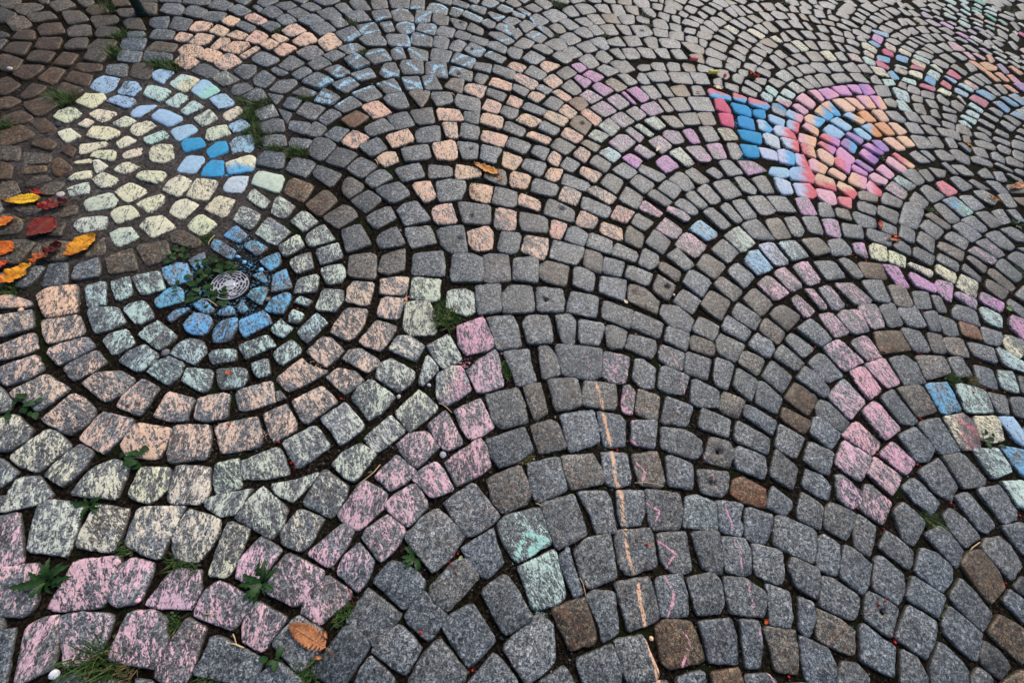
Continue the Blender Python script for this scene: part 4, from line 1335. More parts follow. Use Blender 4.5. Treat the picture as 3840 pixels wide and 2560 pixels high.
2181,4403:44,-77 78,-12 -7,61 -49,56 -66,-27;
1964,4806:-54,-59 46,-69 77,30 -6,70 -65,29;
1255,3939:27,-82 68,-10 -29,74 -68,18;y7
3458,4164:-29,-93 66,19 38,67 -74,5;v6
1014,3804:40,-76 63,-31 5,59 -39,46 -70,4;
1184,4099:25,-86 62,-4 -16,77 -69,11;
884,4128:25,-79 64,37 -29,64 -62,-21;
366,3711:-27,-48 52,-51 52,45 -28,47 -51,9;
1477,3012:12,-62 53,-8 -15,58 -52,14;p9
-728,361:2,-22 24,-2 -9,19 -19,6;
1814,2560:20,-52 53,-16 -24,52 -49,15;v9
2941,4175:-16,-18 25,-73 69,-4 -9,86 -68,8;
1557,3355:10,-64 63,-25 -12,63 -59,26;w1
1628,3236:12,-70 42,-28 5,68 -59,30;p9
2691,4300:-49,-37 40,-55 90,29 -14,57 -68,8;
1063,2963:-39,-33 31,-41 47,23 -40,49;rb9
2817,4457:3,-78 81,-9 -7,76 -76,10;
1582,4085:2,-61 66,-45 6,82 -75,25;
1701,4133:-19,-68 59,-37 25,72 -66,34;
3136,3566:4,-79 62,-6 -8,57 -57,27;
1253,3050:-4,-52 28,-38 44,37 -22,53 -44,-1;t7
1296,3153:17,-69 48,14 -21,60 -44,-6;t7
2088,3802:-22,-63 52,-40 21,75 -53,29;
2151,3946:-40,-65 36,-57 55,22 -12,63 -41,35;t6
1268,4191:11,-79 72,8 -13,69 -68,2;b
1520,3833:7,-72 61,-25 -4,75 -63,24;
738,3593:-34,-54 47,-47 48,43 -18,44 -43,15;
-1020,3261:-4,-31 57,-32 44,55 -44,23 -51,-15;
1762,2489:-32,-19 39,-38 52,-3 -19,43 -40,16;m9
2628,3607:-35,-43 20,-61 54,-5 -3,78 -36,31;
2904,3135:-33,-35 23,-48 55,17 -5,51 -39,16;
1610,4264:-26,-67 64,-37 24,74 -61,30;
2680,3988:8,-77 59,23 -5,73 -62,-20;t6
4096,5730:-69,-113 53,-49 72,125 -56,36;
2615,5031:-2,-95 81,24 7,79 -86,-8;
993,4330:27,-69 66,-18 23,59 -42,44 -76,-15;
1061,3909:28,-71 59,14 -20,63 -66,-5;y6
1937,3456:-24,-39 45,-51 32,61 -53,28;m9
2040,3944:-32,-55 57,-41 30,61 -56,35;o5
2524,3514:-29,-54 36,-47 35,57 -42,45;
3061,3470:1,-73 60,-1 -12,59 -48,14;
1021,3325:-43,-30 29,-56 46,44 -31,42;
2935,3242:34,-50 60,14 -34,42 -60,-5;
2927,2894:-43,-26 39,-35 59,12 -13,35 -43,15;
2283,4044:-48,-48 33,-60 68,36 -16,56 -37,16;b6
-2116,2659:38,-40 38,44 -41,16 -35,-19;
2460,4132:-46,-44 27,-61 72,49 -11,62 -44,-6;b6
2297,2839:5,-60 37,-23 6,53 -50,27;
1288,4398:1,-62 67,-37 4,91 -72,9;
1254,3650:36,-65 56,15 -31,53 -61,-1;
-2573,2420:-46,-28 -13,-39 56,20 35,38 -34,7;b
735,4051:-1,-57 25,-52 56,49 -28,71 -54,-10;
2402,2746:0,-49 45,-40 -2,58 -43,31;
526,3846:35,-77 45,44 -37,55 -43,-20;
2637,4207:-42,-26 50,-57 80,16 -27,56 -59,10;t6
1366,4290:7,-83 70,-31 20,49 -36,48 -62,15;
2047,4069:-35,-47 40,-55 57,-10 -5,66 -55,49;
1304,4028:30,-76 50,-13 -12,81 -67,8;
1827,4167:-23,-65 37,-51 49,18 -2,63 -62,33;
2320,4377:-55,-31 3,-90 59,41 -9,81;m7
2866,4066:16,-56 59,-6 -5,80 -69,-16;k7
2907,4344:7,-73 65,-16 -2,76 -70,12;
1857,4579:-45,-81 46,-50 37,69 -39,64;
1229,3247:-51,-31 22,-50 49,46 -22,35;
2511,3914:24,-66 58,32 -26,53 -56,-20;y7
3125,4125:8,-74 55,-35 2,75 -67,31;
1920,3900:-19,-61 52,-42 15,78 -48,26;w1
1130,4257:15,-84 68,-37 -16,75 -67,47;
2567,3273:21,-58 50,29 -30,45 -41,-17;
-2884,1748:20,-44 25,-30 -2,47 -41,28;D
3049,4062:16,-70 55,-18 -4,76 -66,12;
3159,4333:14,-90 56,-42 -4,81 -67,51;O7
1953,4192:-42,-52 37,-44 57,59 -54,36;
1495,4205:-5,-72 64,-21 4,71 -61,21;
2138,3667:-32,-57 48,-43 17,78 -33,21;
2581,4107:37,-62 74,14 -22,57 -41,18 -46,-28;o5
1116,4011:36,-63 66,-12 -30,66 -73,7;
-2463,2479:-33,-35 54,5 39,41 -60,-13;
2113,4536:-63,-34 48,-54 72,-16 4,52 -63,52;
1009,4095:13,-70 65,-6 -20,72 -59,4;
2413,3536:-34,-43 31,-46 52,37 -8,54 -38,-2;b
1300,3479:-5,-59 52,-3 24,37 -19,47 -52,-21;
-251,3672:24,-27 44,-25 60,38 -48,34 -80,-21;
571,3964:-48,-45 38,-45 50,26 -38,64;
2430,3785:35,-48 57,30 -28,44 -65,-25;t7
-460,3074:-31,-20 6,-68 37,14 -13,74;b1
2441,4602:0,-78 77,27 -14,67 -64,-18;
3225,3845:9,-66 63,-27 -10,64 -61,30;b4
2248,3927:-39,-42 34,-51 62,5 -15,61 -42,27;k7
1080,4206:18,-76 47,-33 -4,95 -62,15;
1636,4688:-12,-59 57,-39 52,50 -31,61 -66,-14;
1850,4323:-29,-71 51,-38 26,73 -48,34;
3222,3657:12,-56 54,-3 -7,60 -62,0;b3
2560,3754:33,-50 64,19 -33,44 -63,-14;k7
3669,5142:-55,-57 1,-118 50,-5 17,107 -14,72;
2967,3537:11,-67 54,-9 -15,59 -51,18;
470,3971:-33,-51 35,-52 41,64 -42,39;
2246,3682:-41,-66 47,-10 38,53 -44,22;t6
3045,3638:8,-67 57,6 -9,52 -55,11;
2892,3426:23,-60 57,-7 -25,53 -57,15;
2953,4547:3,-72 53,-32 12,87 -69,14;
2691,3749:19,-48 58,12 -10,55 -65,-19;y7
2616,3871:12,-73 48,23 -10,68 -48,-20;b6
2958,5374:-27,-97 65,-18 28,94 -67,21;
3905,5895:-22,-108 73,-14 22,110 -74,14;
2974,3341:25,-46 54,13 -22,45 -56,-12;
2820,3519:-43,-22 26,-49 59,11 -6,50 -37,11;t7
3320,4237:-8,-82 41,-42 15,83 -49,41;O7
3233,4023:-10,-77 40,-32 16,74 -49,33;
2399,4281:-36,-45 27,-75 53,14 -8,71 -33,35;o5
2833,3797:15,-59 55,3 -19,66 -50,-10;b7
2310,3810:-18,-72 42,-33 13,76 -37,30;b5
2971,3968:8,-72 57,-16 -14,70 -51,18;o5
851,3791:-39,-32 45,-50 63,-7 -25,53 -42,35;
3137,3959:-1,-74 50,-40 1,71 -48,43;
2534,4718:9,-67 74,0 -10,72 -71,-4;
-2002,1141:-32,-12 -17,-20 31,3 16,29;y8
1736,4584:-36,-66 40,-52 50,-11 -7,84 -46,45;
1422,3700:3,-58 53,-6 -5,65 -52,0;
2765,3431:22,-59 57,4 -25,46 -52,9;t7
2460,4401:-3,-72 62,-9 29,40 -21,47 -67,-8;
-506,3317:-11,-33 44,-37 53,17 -43,42 -43,8;
2259,4511:-10,-76 22,-43 52,56 -10,76 -54,-15;
780,3925:38,-59 61,16 -38,46 -60,-2;
2879,3611:19,-63 47,-10 -16,64 -53,11;t7
3076,4282:-24,-85 50,-20 13,78 -39,28;
3170,3439:20,-49 49,21 -8,42 -60,-14;
2067,4310:-44,-52 27,-57 45,-8 9,71 -36,48;
2508,3394:-34,-43 28,-52 28,63 -23,31;
1106,3300:-28,-45 30,-40 42,41 -11,38 -31,7;
1495,3631:-1,-64 59,4 -15,52 -45,10;b
728,3706:-45,-38 33,-40 46,42 -33,36;
920,3100:-28,-42 31,-36 26,59 -29,18;
1966,4329:-30,-51 41,-56 49,-11 -9,66 -52,53;
3434,4267:-19,-72 51,-41 11,72 -42,41;Om7
2388,3898:27,-46 58,21 -25,49 -57,-26;o5
650,4179:35,-50 62,63 -37,19 -58,-32;
2823,4787:-19,-73 54,-28 26,81 -60,19;
4203,5959:-53,-113 47,-39 56,117 -50,37;
1762,4703:-29,-69 45,-48 50,10 -17,76 -49,30;
2635,4651:-8,-93 57,24 10,69 -58,0;
2074,4197:-42,-37 32,-54 56,4 -1,54 -44,32;
2742,3867:7,-66 43,6 -1,68 -50,-6;k7
3027,4425:3,-70 63,-11 -3,60 -64,22;
1286,3742:35,-64 42,13 -26,54 -52,0;
2514,5116:-15,-71 72,-5 12,80 -70,-4;
2935,4708:0,-64 49,-40 19,82 -67,21;
1490,3999:-9,-71 53,-26 -7,75 -36,22;
1522,4528:14,-70 60,-28 -17,82 -58,15;
1145,3723:28,-68 57,-13 -34,58 -53,24;
2362,4496:58,-57 77,18 -26,33 -69,28 -40,-24;b7
4027,5989:1,-82 75,-20 12,100 -86,2;
2839,4645:8,-69 51,-23 9,74 -71,17;
2849,4965:-4,-81 67,-18 -3,74 -61,26;
2655,3154:-34,-45 17,-43 34,55 -15,35;
2818,2909:34,-40 50,-14 -26,45 -57,12;
2347,4161:-36,-40 30,-53 56,19 -13,54 -37,19;k7
1914,4449:-52,-44 51,-33 53,44 -52,33;b
620,3844:-27,-32 33,-63 32,52 -37,43;
-146,3732:-15,-61 71,41 -17,40 -42,-20;
2085,4681:30,-59 62,20 -31,61 -63,-19;
943,4232:37,-60 62,11 -36,47 -64,2;
2391,4757:14,-73 70,18 -23,59 -59,-4;
827,3585:-22,-45 18,-65 36,24 -4,53 -29,33;
3224,4198:5,-68 56,-39 -10,73 -51,36;O7
2509,4249:34,-55 65,12 -16,50 -41,15 -44,-24;y7
1607,4398:-13,-64 50,-40 12,69 -49,36;
-2932,1826:4,-40 26,-1 6,19 -36,21;D
3078,4896:9,-66 61,-14 8,66 -78,13;
3391,4403:-13,-81 43,-41 9,80 -38,42;v6
337,2650:29,-49 54,-38 -30,52 -50,35;m7
2838,3316:27,-51 49,0 -26,42 -50,8;
2603,3037:7,-56 31,-21 4,48 -44,29;
2640,3483:-49,-23 33,-30 51,9 -34,45;
2899,3891:26,-58 54,-7 -19,53 -59,13;t7
3511,4428:-1,-75 58,-19 -3,59 -53,35;O6
2712,4713:-17,-87 54,-1 11,73 -47,17;
2980,5001:9,-71 71,-12 -11,65 -70,16;m2
1414,3921:8,-52 49,-17 -2,63 -54,7;y6
2350,3686:-44,-31 10,-62 37,38 -3,55;b
97,3864:-9,-39 49,-17 39,43 -33,32 -44,-21;
3204,4644:1,-65 56,-39 5,68 -60,36;
2727,4884:-9,-83 52,-34 3,85 -46,32;
1197,4317:12,-72 64,-35 -24,66 -53,40;
1800,4446:-28,-45 35,-55 47,-32 -9,76 -45,58;
3293,3747:-20,-53 45,-5 23,50 -50,9;t3
2631,2128:-17,-15 32,-16 27,32 -42,1;
2531,4937:11,-75 61,-30 -12,80 -60,26;
2853,2819:23,-49 44,-10 -22,38 -45,21;
-11,3814:-13,-41 46,-9 46,38 -34,31 -45,-21;
-475,3389:39,-46 52,-1 -37,41 -54,6;
2733,5082:-5,-86 63,-31 -6,75 -51,42;
3104,5379:-39,-50 40,-48 64,15 -2,70 -65,15;
1627,4553:-22,-68 52,-37 6,81 -35,23;b
3886,5584:26,-66 81,2 -26,66 -82,-3;w1
-1832,2828:32,-28 37,38 -34,7 -36,-18;
3326,4068:0,-60 44,-41 4,65 -47,36;O7
3210,5251:-53,-39 40,-57 66,-6 -9,71 -44,33;t5
2834,5116:-16,-82 66,-10 -1,69 -49,24;
2041,4437:52,-47 60,-10 -11,46 -54,32 -48,-23;
3139,4493:-7,-74 44,-35 10,67 -45,41;p6
3311,5141:-30,-43 37,-55 66,15 -21,64 -54,19;t6
677,3953:18,-53 43,16 -18,58 -43,-21;
2656,4850:-24,-84 41,-33 20,82 -36,35;
2563,4329:18,-57 58,1 -17,51 -61,6;
2269,4269:9,-58 55,3 -6,52 -56,3;b6
2169,4056:-35,-35 31,-47 47,4 -8,53 -33,25;o5
3902,5407:-27,-118 36,-30 23,98 -34,49;D
3697,4942:-23,-105 35,-26 19,87 -33,44;
1162,4454:26,-53 59,27 -29,41 -55,-15;
829,4021:13,-62 49,12 -20,50 -43,1;
2961,5136:-42,-58 32,-48 53,-9 -3,77 -41,37;v5
2739,4102:-12,-24 16,-59 40,-24 3,71 -48,34;y6
2328,4641:19,-64 56,6 -24,61 -51,-5;
2561,4544:-21,-94 54,0 0,48 -33,48;p1
2462,4846:25,-66 65,-10 -26,62 -63,14;
3785,5135:-11,-95 47,4 14,79 -49,11;
2206,4643:25,-66 53,10 -25,58 -54,-2;
-3001,2180:2,-24 32,-14 18,20 -28,22 -26,-4;b
1977,4567:-36,-36 28,-46 53,2 -3,60 -43,22;
-837,3370:32,-38 37,33 -31,22 -37,-16;
2705,3351:-27,-24 45,-42 12,41 -29,24;t7
3605,4726:12,-71 59,-9 -13,55 -59,25;w2
3040,4753:1,-65 55,-30 -1,62 -56,34;
2690,4520:25,-57 62,-15 -25,57 -62,14;p1
2219,4985:16,-63 50,-26 7,67 -72,23;
3119,3334:33,-34 47,0 -26,37 -53,-3;
2629,4435:14,-55 55,5 -13,52 -56,-2;p1
2249,4743:17,-78 52,2 -20,64 -48,13;
-2004,2626:32,-38 27,10 -23,28 -35,-1;
1941,4054:-3,-60 37,-48 5,64 -38,43;
1715,4291:5,-73 42,-38 -5,69 -41,42;
3241,4537:9,-63 52,-11 -6,56 -53,18;p6
1701,4447:-18,-50 46,-51 6,66 -35,36;B
2740,5249:-16,-103 43,-32 6,87 -32,46;
2939,4841:-5,-62 57,-13 -1,63 -51,11;
3336,4879:11,-66 58,-9 -13,60 -56,13;w3
2303,4847:24,-61 62,-5 -28,59 -56,6;
1333,3710:-34,-30 0,-56 38,33 -4,55;
1843,4814:-16,-56 35,-28 32,84 -50,0;
3546,4547:17,-65 53,-18 -15,59 -53,26;w3
3337,4541:-29,-86 30,-28 21,71 -23,42;O6
1069,4380:-1,-53 67,3 -23,46 -44,4;b
3115,5023:20,-72 55,-18 -15,65 -59,23;m6
2165,4295:-35,-40 28,-40 42,6 -1,49 -34,25;
3917,5236:9,-86 48,5 -8,70 -50,12;k8
3540,4904:-3,-66 56,-3 0,55 -51,13;
2550,4014:39,-23 49,-1 -27,44 -62,-21;k7
3208,4886:16,-57 62,1 -17,49 -61,9;m6
3347,5623:14,-65 58,11 -1,63 -72,-7;t6
3462,5009:7,-76 49,-12 -5,60 -52,27;
3475,4754:7,-58 46,-24 -4,69 -51,12;w3
3166,4777:23,-50 54,-9 -10,53 -68,7;
3471,4668:20,-57 56,-8 -15,48 -60,18;w4
3448,4865:-19,-63 41,-16 21,68 -44,10;
3699,5804:10,-68 60,1 -8,72 -63,-2;T7
3312,5468:11,-81 50,-21 -11,78 -52,26;t5
1873,4711:-25,-34 27,-51 43,21 -3,52 -43,12;
3243,5008:7,-52 41,-17 13,68 -62,2;
3435,4551:11,-55 53,-12 -14,51 -52,17;w4
4266,6152:0,-50 78,-8 7,65 -84,-7;
2804,3973:15,-56 49,-11 -19,41 -44,24;b7
3730,5593:25,-68 60,0 -23,58 -61,8;t6
3340,4662:8,-55 47,-28 -2,54 -53,30;v5
2819,5246:4,-67 52,-21 -6,66 -49,23;
3476,5585:3,-96 40,-15 -1,87 -41,23;t6
-509,3547:9,-41 40,29 -13,27 -37,-13;
2751,4391:26,-48 46,-7 -18,48 -55,7;b
2510,4525:-50,-25 -11,-47 51,17 12,56;
3683,5473:14,-76 55,-16 -18,65 -50,28;T7
3762,4871:-23,-53 37,-24 24,71 -36,8;o3
3738,5299:23,-68 53,-16 -18,61 -56,23;o4
3242,5371:17,-67 51,-20 -14,65 -55,23;w1
3776,5696:21,-58 65,6 -24,52 -62,0;t6
2420,3986:39,-19 54,12 -28,23 -65,-18;t6
2761,4583:16,-50 55,-14 -9,37 -62,28;
3589,4638:-3,-61 50,-13 -4,42 -41,32;w2
3518,5735:3,-70 49,8 2,68 -52,-4;t5
3629,5340:16,-56 56,3 -18,51 -54,3;w2
2038,4915:14,-45 45,-19 -10,67 -48,-2;
3450,5109:28,-57 50,-10 -21,55 -55,10;v5
3791,5431:2,-71 44,-11 -1,63 -46,20;T4
3208,5499:1,-63 55,16 -1,48 -54,-2;
3390,4783:6,-47 45,-11 -1,51 -50,10;p2
3087,5269:12,-69 39,4 -3,60 -47,7;
3428,5440:20,-66 48,-12 -20,62 -49,16;t6
4013,5485:8,-66 52,-5 -10,51 -50,20;w5
854,4303:-38,-23 12,-36 46,32 -19,28;
3070,5136:19,-54 47,8 -14,42 -53,2;
3487,5305:40,-44 63,6 -33,33 -71,4;o5
3343,5012:5,-51 43,-6 -3,52 -46,3;v5
3192,5105:10,-57 39,4 0,49 -50,5;
3585,5216:12,-58 45,4 -10,51 -45,5;T5
2795,3678:7,-56 18,-41 3,61 -27,37;o5
3538,5092:-9,-67 32,-29 6,66 -30,30;
3267,4789:17,-57 40,-29 -12,56 -46,30;v5
-657,3471:6,-30 24,-2 6,41 -38,-10;
3564,5512:9,-72 44,-14 -10,58 -43,30;t6
1290,4542:33,-27 41,20 -24,26 -51,-21;
3637,5687:4,-61 41,-10 0,62 -44,7;t6
3355,5337:17,-51 46,-7 -13,50 -49,11;t5
438,4075:-33,-30 28,-16 30,34 -26,13;
498,4094:-21,-29 17,-47 18,41 -13,34;
3354,5248:15,-49 42,3 -7,44 -48,3;t4
2980,5249:14,-36 43,-2 2,45 -59,-7;
3553,5429:13,-62 46,4 -15,41 -42,17;o3
3468,5217:15,-53 43,-2 -13,45 -44,10;t5
1964,4683:-30,-68 15,-26 22,59 -8,34;
3587,5580:22,-42 48,-8 -15,40 -55,9;T7
3101,5510:-29,-37 19,-31 30,37 -19,31;
3840,5248:-14,-57 27,0 10,47 -22,12;w4"""
LINES = """o 8 347,706 379,628 401,551 421,496 435,452 443,417 457,353 484,307 483,313 493,244 503,199 514,147 534,104 553,68 564,19 576,-25 588,-68 610,-116 622,-149 638,-170
p 4 279,834 317,767 334,711
p 5 423,796 419,760 439,740
p 5 477,708 456,648 438,630
p 5 458,622 505,608 502,576
p 5 476,529 512,499 537,486
p 5 525,437 560,404 548,370
p 5 569,311 579,301 615,293 599,252
p 5 614,200 671,174 650,147 638,115 643,91 668,65 657,24 649,-1
p 5 669,-10 701,-32 717,-52 698,-99 688,-125
p 4 604,938 638,916 672,852
p 4 683,826 693,777 701,745 720,717
p 4 740,663 734,610 769,573 773,535 777,493 804,453 812,410 835,393
p 4 841,374 846,341 863,308 865,264 885,229 890,184 901,149 910,108 919,62
p 4 928,40 935,5
p 4 951,-74 968,-95
t 9 184,131 182,108 172,58
t 9 191,125 259,125 214,74
t 9 216,104 201,79 235,116
s 7 -1299,2875 -1321,2818 -1339,2765 -1357,2704 -1368,2635 -1382,2594 -1389,2563 -1344,2471 -1312,2416 -1285,2391 -1261,2365
s 7 -1266,2722 -1310,2672 -1347,2618 -1389,2563 -1406,2507
s 7 -1163,2513 -1200,2476 -1232,2422 -1259,2391 -1291,2295 -1309,2263 -1325,2226 -1325,2174 -1327,2150 -1339,2121 -1332,2085
s 7 -1165,2342 -1211,2296 -1240,2271
s 7 -1309,2152 -1282,2170 -1248,2215 -1231,2251
s 7 -1291,2132 -1307,2097 -1348,2051
s 9 -1340,2120 -1329,2075 -1348,2026 -1340,1989 -1327,1939 -1289,1925 -1242,1929 -1214,1926
s 9 -1333,1992 -1292,1970 -1252,1972
s 9 -1310,1923 -1268,1918
s 9 -1254,2059 -1233,2118 -1200,2175 -1140,2263
s 9 -1198,1910 -1188,1968 -1163,2018
s 9 -1167,2049 -1157,2069 -1098,2153 -1075,2180
s 6 -1276,2941 -1240,3015 -1195,3023
s 6 -1201,3052 -1155,3093 -1114,3106
s 6 -1090,3160 -1022,3197 -972,3183
s 6 -1021,3096 -994,3155 -961,3197 -941,3208 -873,3195 -845,3193 -784,3177 -714,3141
s 6 -827,3269 -792,3313
s 6 -760,3339 -706,3342 -673,3369 -624,3395 -561,3378
s 5 -556,3355 -512,3370 -459,3364 -424,3366
s 5 -546,3310 -502,3325 -458,3340
s 5 -426,3332 -401,3304 -362,3243 -326,3214 -291,3170
s 6 -583,3266 -621,3213 -652,3198
s 6 -669,3173 -704,3131
s 6 -532,3172 -548,3125 -530,3080 -495,3037
s 6 -538,3146 -588,3120
s 6 -499,3165 -467,3135 -443,3094
s 6 -484,3043 -456,3012
s 6 -390,3090 -349,3073 -313,3143 -299,3150
s 8 -479,3001 -513,2954 -543,2925
s 8 -1259,2769 -1219,2804 -1186,2843 -1150,2884 -1106,2870 -1079,2802
s 8 -1135,2840 -1100,2770 -1067,2695 -1046,2623 -1095,2606 -1106,2587
s 7 -1048,3062 -1069,3011 -1105,2923
s 7 -1095,2913 -1075,2961 -1031,2961
s 7 -1019,2937 -976,2914 -969,2858 -1006,2817
s 7 -1071,2778 -1029,2756 -1002,2783
s 8 -1042,2591 -988,2571 -921,2532
s 8 -1147,2469 -1100,2441
s 8 -1092,2541 -1056,2513
s 8 -760,2569 -723,2645 -685,2683
s 8 -686,2559 -651,2607 -636,2653
s 8 -676,2714 -628,2758 -609,2794
s 8 -589,2715 -565,2788
s 8 -1092,2322 -1053,2304 -1004,2302
s 8 -1061,2265 -1031,2296
s 8 -984,2432 -944,2420 -916,2396
s 8 -830,2405 -832,2485 -804,2504 -761,2413
s 8 -742,2452 -724,2503 -691,2531
s 8 -971,2282 -910,2263 -865,2272
s 8 -820,2362 -823,2319 -836,2279
s 7 -1051,2212 -981,2188 -938,2174
s 7 -972,2278 -907,2264 -842,2241
s 7 -818,2374 -820,2320 -835,2278
s 7 -909,2212 -884,2223"""
CH = {k: s2l(v) for k, v in dict(p=(244,182,202), y=(242,238,200), w=(216,230,206), b=(112,194,244), s=(178,224,250), t=(178,232,222), o=(248,202,168),
      m=(226,158,212), k=(226,104,138), r=(238,124,134), c=(44,164,222), l=(206,218,246), v=(174,132,200), O=(240,164,108), T=(104,200,168)).items()}
VERT = {'rb', 'tp', 'yb', 'or'}
def parse():
    out = []
    for l in STONES.split('\n'):
        o, rest = l.split(':'); pts, code = rest.split(';')
        o = np.array([float(v) for v in o.split(',')])
        P = np.array([[float(v) for v in p.split(',')] for p in pts.split()]) + o
        tintc = ''.join(c for c in code if c in 'BRDGH')
        tone = tintc
        body = code.replace('H', '').replace('D', '').replace('G', '').replace('R', '').replace('B', '')
        dig = [c for c in body if c.isdigit()]
        cols = [c for c in body if c in CH]
        if not dig:                           # a lone small b means a brownish stone
            if 'b' in body: tone += 'n'
            cols = []; cv = 0
        else:
            cv = int(dig[0])
            if 'b' in cols and len(cols) > 1 and 0: pass
        out.append(dict(P=P/1000., tone=tone, cols=cols, cov=cv))
    return out
ST = parse()
LN = []
for l in LINES.split('\n'):
    a = l.split(); LN.append((a[0], float(a[1])/1000., np.array([[float(v) for v in p.split(',')] for p in a[2:]])/1000.))
SEG = []
for c, wd, Q in LN:
    for i in range(len(Q)-1): SEG.append((c, wd, Q[i], Q[i+1]))
def seg_dist(X, a, b):
    d = b-a; t = np.clip(((X-a) @ d)/max(d @ d, 1e-9), 0, 1); return np.linalg.norm(X-(a+t[:, None]*d), axis=1)
def chaikin(P, r=.22):
    Q = np.roll(P, -1, 0); out = np.empty((len(P)*2, 2)); out[0::2] = P*(1-r)+Q*r; out[1::2] = P*r+Q*(1-r); return out
def resample(P, n):
    Q = np.vstack([P, P[:1]]); L = np.r_[0, np.cumsum(np.linalg.norm(np.diff(Q, axis=0), axis=1))]
    t = np.linspace(0, L[-1], n, endpoint=False); return np.c_[np.interp(t, L, Q[:, 0]), np.interp(t, L, Q[:, 1])]
TOP = 0.0
def stone_geo(P, tone, cols, cov, n=22, dense=False, seed=0, lines=()):
    rg = np.random.default_rng(seed)
    c0 = P.mean(0); ext = np.sqrt(abs(np.sum(P[:, 0]*np.roll(P[:, 1], -1)-P[:, 1]*np.roll(P[:, 0], -1))/2))
    if np.sum(P[:, 0]*np.roll(P[:, 1], -1)-P[:, 1]*np.roll(P[:, 0], -1)) < 0: P = P[::-1]
    Q = resample(chaikin(chaikin(P*1.0, .065), .19), n)
    # uneven, chipped outline
    k = np.arange(n)*2*math.pi/n
    wob = sum(rg.normal(0, a)*np.cos(f*k+rg.uniform(0, 6.3)) for f, a in ((3, .006), (5, .007), (7, .008), (10, .008), (13, .006)))
    wob = wob + rg.normal(0, .012, n)
    c0 = Q.mean(0); Q = c0+(Q-c0)*(1.115+wob)[:, None]
    R = ext*.5
    dz = rg.normal(0, .0016); tx, ty = rg.normal(0, .022, 2)
    rings = [(1.02, -.040), (1.008, -.012), (1.0, -.0042), (1-.0022/R, -.0014), (1-.0055/R, -.0003)]
    nin = 6 if dense else 2
    f0 = rings[-1][0]
    for q in range(1, nin): rings.append((f0*(1-q/nin), .0004))
    V = []; E = []
    for (f, z) in rings:
        W = c0+(Q-c0)*f
        rough = .0007 if z > -.012 else .0
        zz = z+rg.normal(0, rough, n)+dz+(W[:, 0]-c0[0])*tx+(W[:, 1]-c0[1])*ty
        if z < -.03: zz = np.full(n, z)
        V.append(np.c_[W, zz]); E.append(np.full(n, 0. if z < -.01 else (.45 if z < -.004 else (.9 if z < -.001 else 1.))))
    V = np.vstack(V+[np.array([[c0[0], c0[1], dz+.0006]])]); E = np.r_[np.hstack(E), 1.]
    nr = len(rings); Fs = []
    for r in range(nr-1):
        for i in range(n):
            j = (i+1) % n; Fs.append((r*n+i, r*n+j, (r+1)*n+j, (r+1)*n+i))
    ce = nr*n
    for i in range(n): Fs.append(((nr-1)*n+i, (nr-1)*n+(i+1) % n, ce))
    X = V[:, :2]
    # drilled or broken hole
    hole = 'H' in tone
    if hole:
        hc = c0+rg.uniform(-.22, .22, 2)*ext; hr = rg.uniform(.010, .015)
        d = np.linalg.norm(X-hc, axis=1); k = np.clip(1.35-d/hr, 0, 1)
        V[:, 2] -= k*.013; E = np.minimum(E, 1-k*1.3)
    # colour of the stone itself
    v = float(np.exp(rg.normal(-.02, .13))); warm = rg.normal(0, .04)
    t = np.array([v*(1+warm*.6), v, v*(1-warm*.8)]); stain = max(0, rg.normal(.12, .2))
    if 'n' in tone: t *= (.98, .86, .74); stain = max(stain, .5)
    if 'B' in tone: t *= (.78, .54, .34); stain = .7
    if 'R' in tone: t *= (.98, .52, .28); stain = 1
    if 'D' in tone: t *= .5
    if 'G' in tone: t *= (.97, 1.0, .93)
    if 'O' in tone: t *= (.80, .70, .56)
    T = np.tile(np.r_[t, min(stain, 1)], (len(V), 1))
    CHK = np.zeros((len(V), 4)); CHK[:, 3] = 1; CV = np.zeros(len(V))
    if cols == ['b'] and cov < 5 and lines: cols = []
    if cols and cov:
        a = np.array(CH[cols[0]]); jit = np.exp(rg.normal(0, .04, 3)); a = np.clip(a*jit, 0, .95); pale = (.42 if cols[0] == 't' else .30 if cov <= 5 else .14) if cols[0] not in 'ckTb' else (.04 if cov < 7 else (.40 if cols[0] == 'b' else .03)); a = a+(np.array((.86, .86, .86))-a)*pale
        CHK[:, :3] = a
        if len(cols) > 1:
            b = np.array(CH[cols[1]]); dr = np.array((.24, -.97)) if ''.join(cols[:2]) in VERT else np.array((.9, -.1))
            s = ((X-c0) @ dr)/ext+rg.normal(0, .05); s += .10*np.sin(X[:, 1]*90+X[:, 0]*40+rg.uniform(0, 6))
            if cols[:2] == ['w', 'm']: s = .28*np.sin((X @ np.array((.55, .83)))*170+rg.uniform(0, 6))+rg.normal(0, .1, len(X))
            m = np.clip(s*2.6+.5, 0, 1)[:, None]; CHK[:, :3] = a*(1-m)+b*m
        tab = {0: .34, 1: .36, 2: .40, 3: .434, 4: .449, 5: .478, 6: .525, 7: .565, 8: .603, 9: .735}
        CV[:] = tab[cov]*(1+rg.normal(0, .035))
        if cov in (3, 4, 5):              # scribbled patch, not the whole face
            g = rg.normal(0, 1, 2); g /= np.linalg.norm(g); CV += .11*((X-c0) @ g)/ext
    for (cc, wd, a, b) in lines:
        d = seg_dist(X, a, b); wd = wd*(1.65 if cc == 's' else .85); k = np.clip(1.8-d/wd, 0, 1)*(.53 if cc == 's' else .585)
        up = k > CV; CV = np.where(up, k, CV); CHK[up, :3] = CH[cc]; E = np.where(up, np.maximum(E, .92), E)
    return V, Fs, E, T, CHK, CV, np.full(len(V), rg.random())
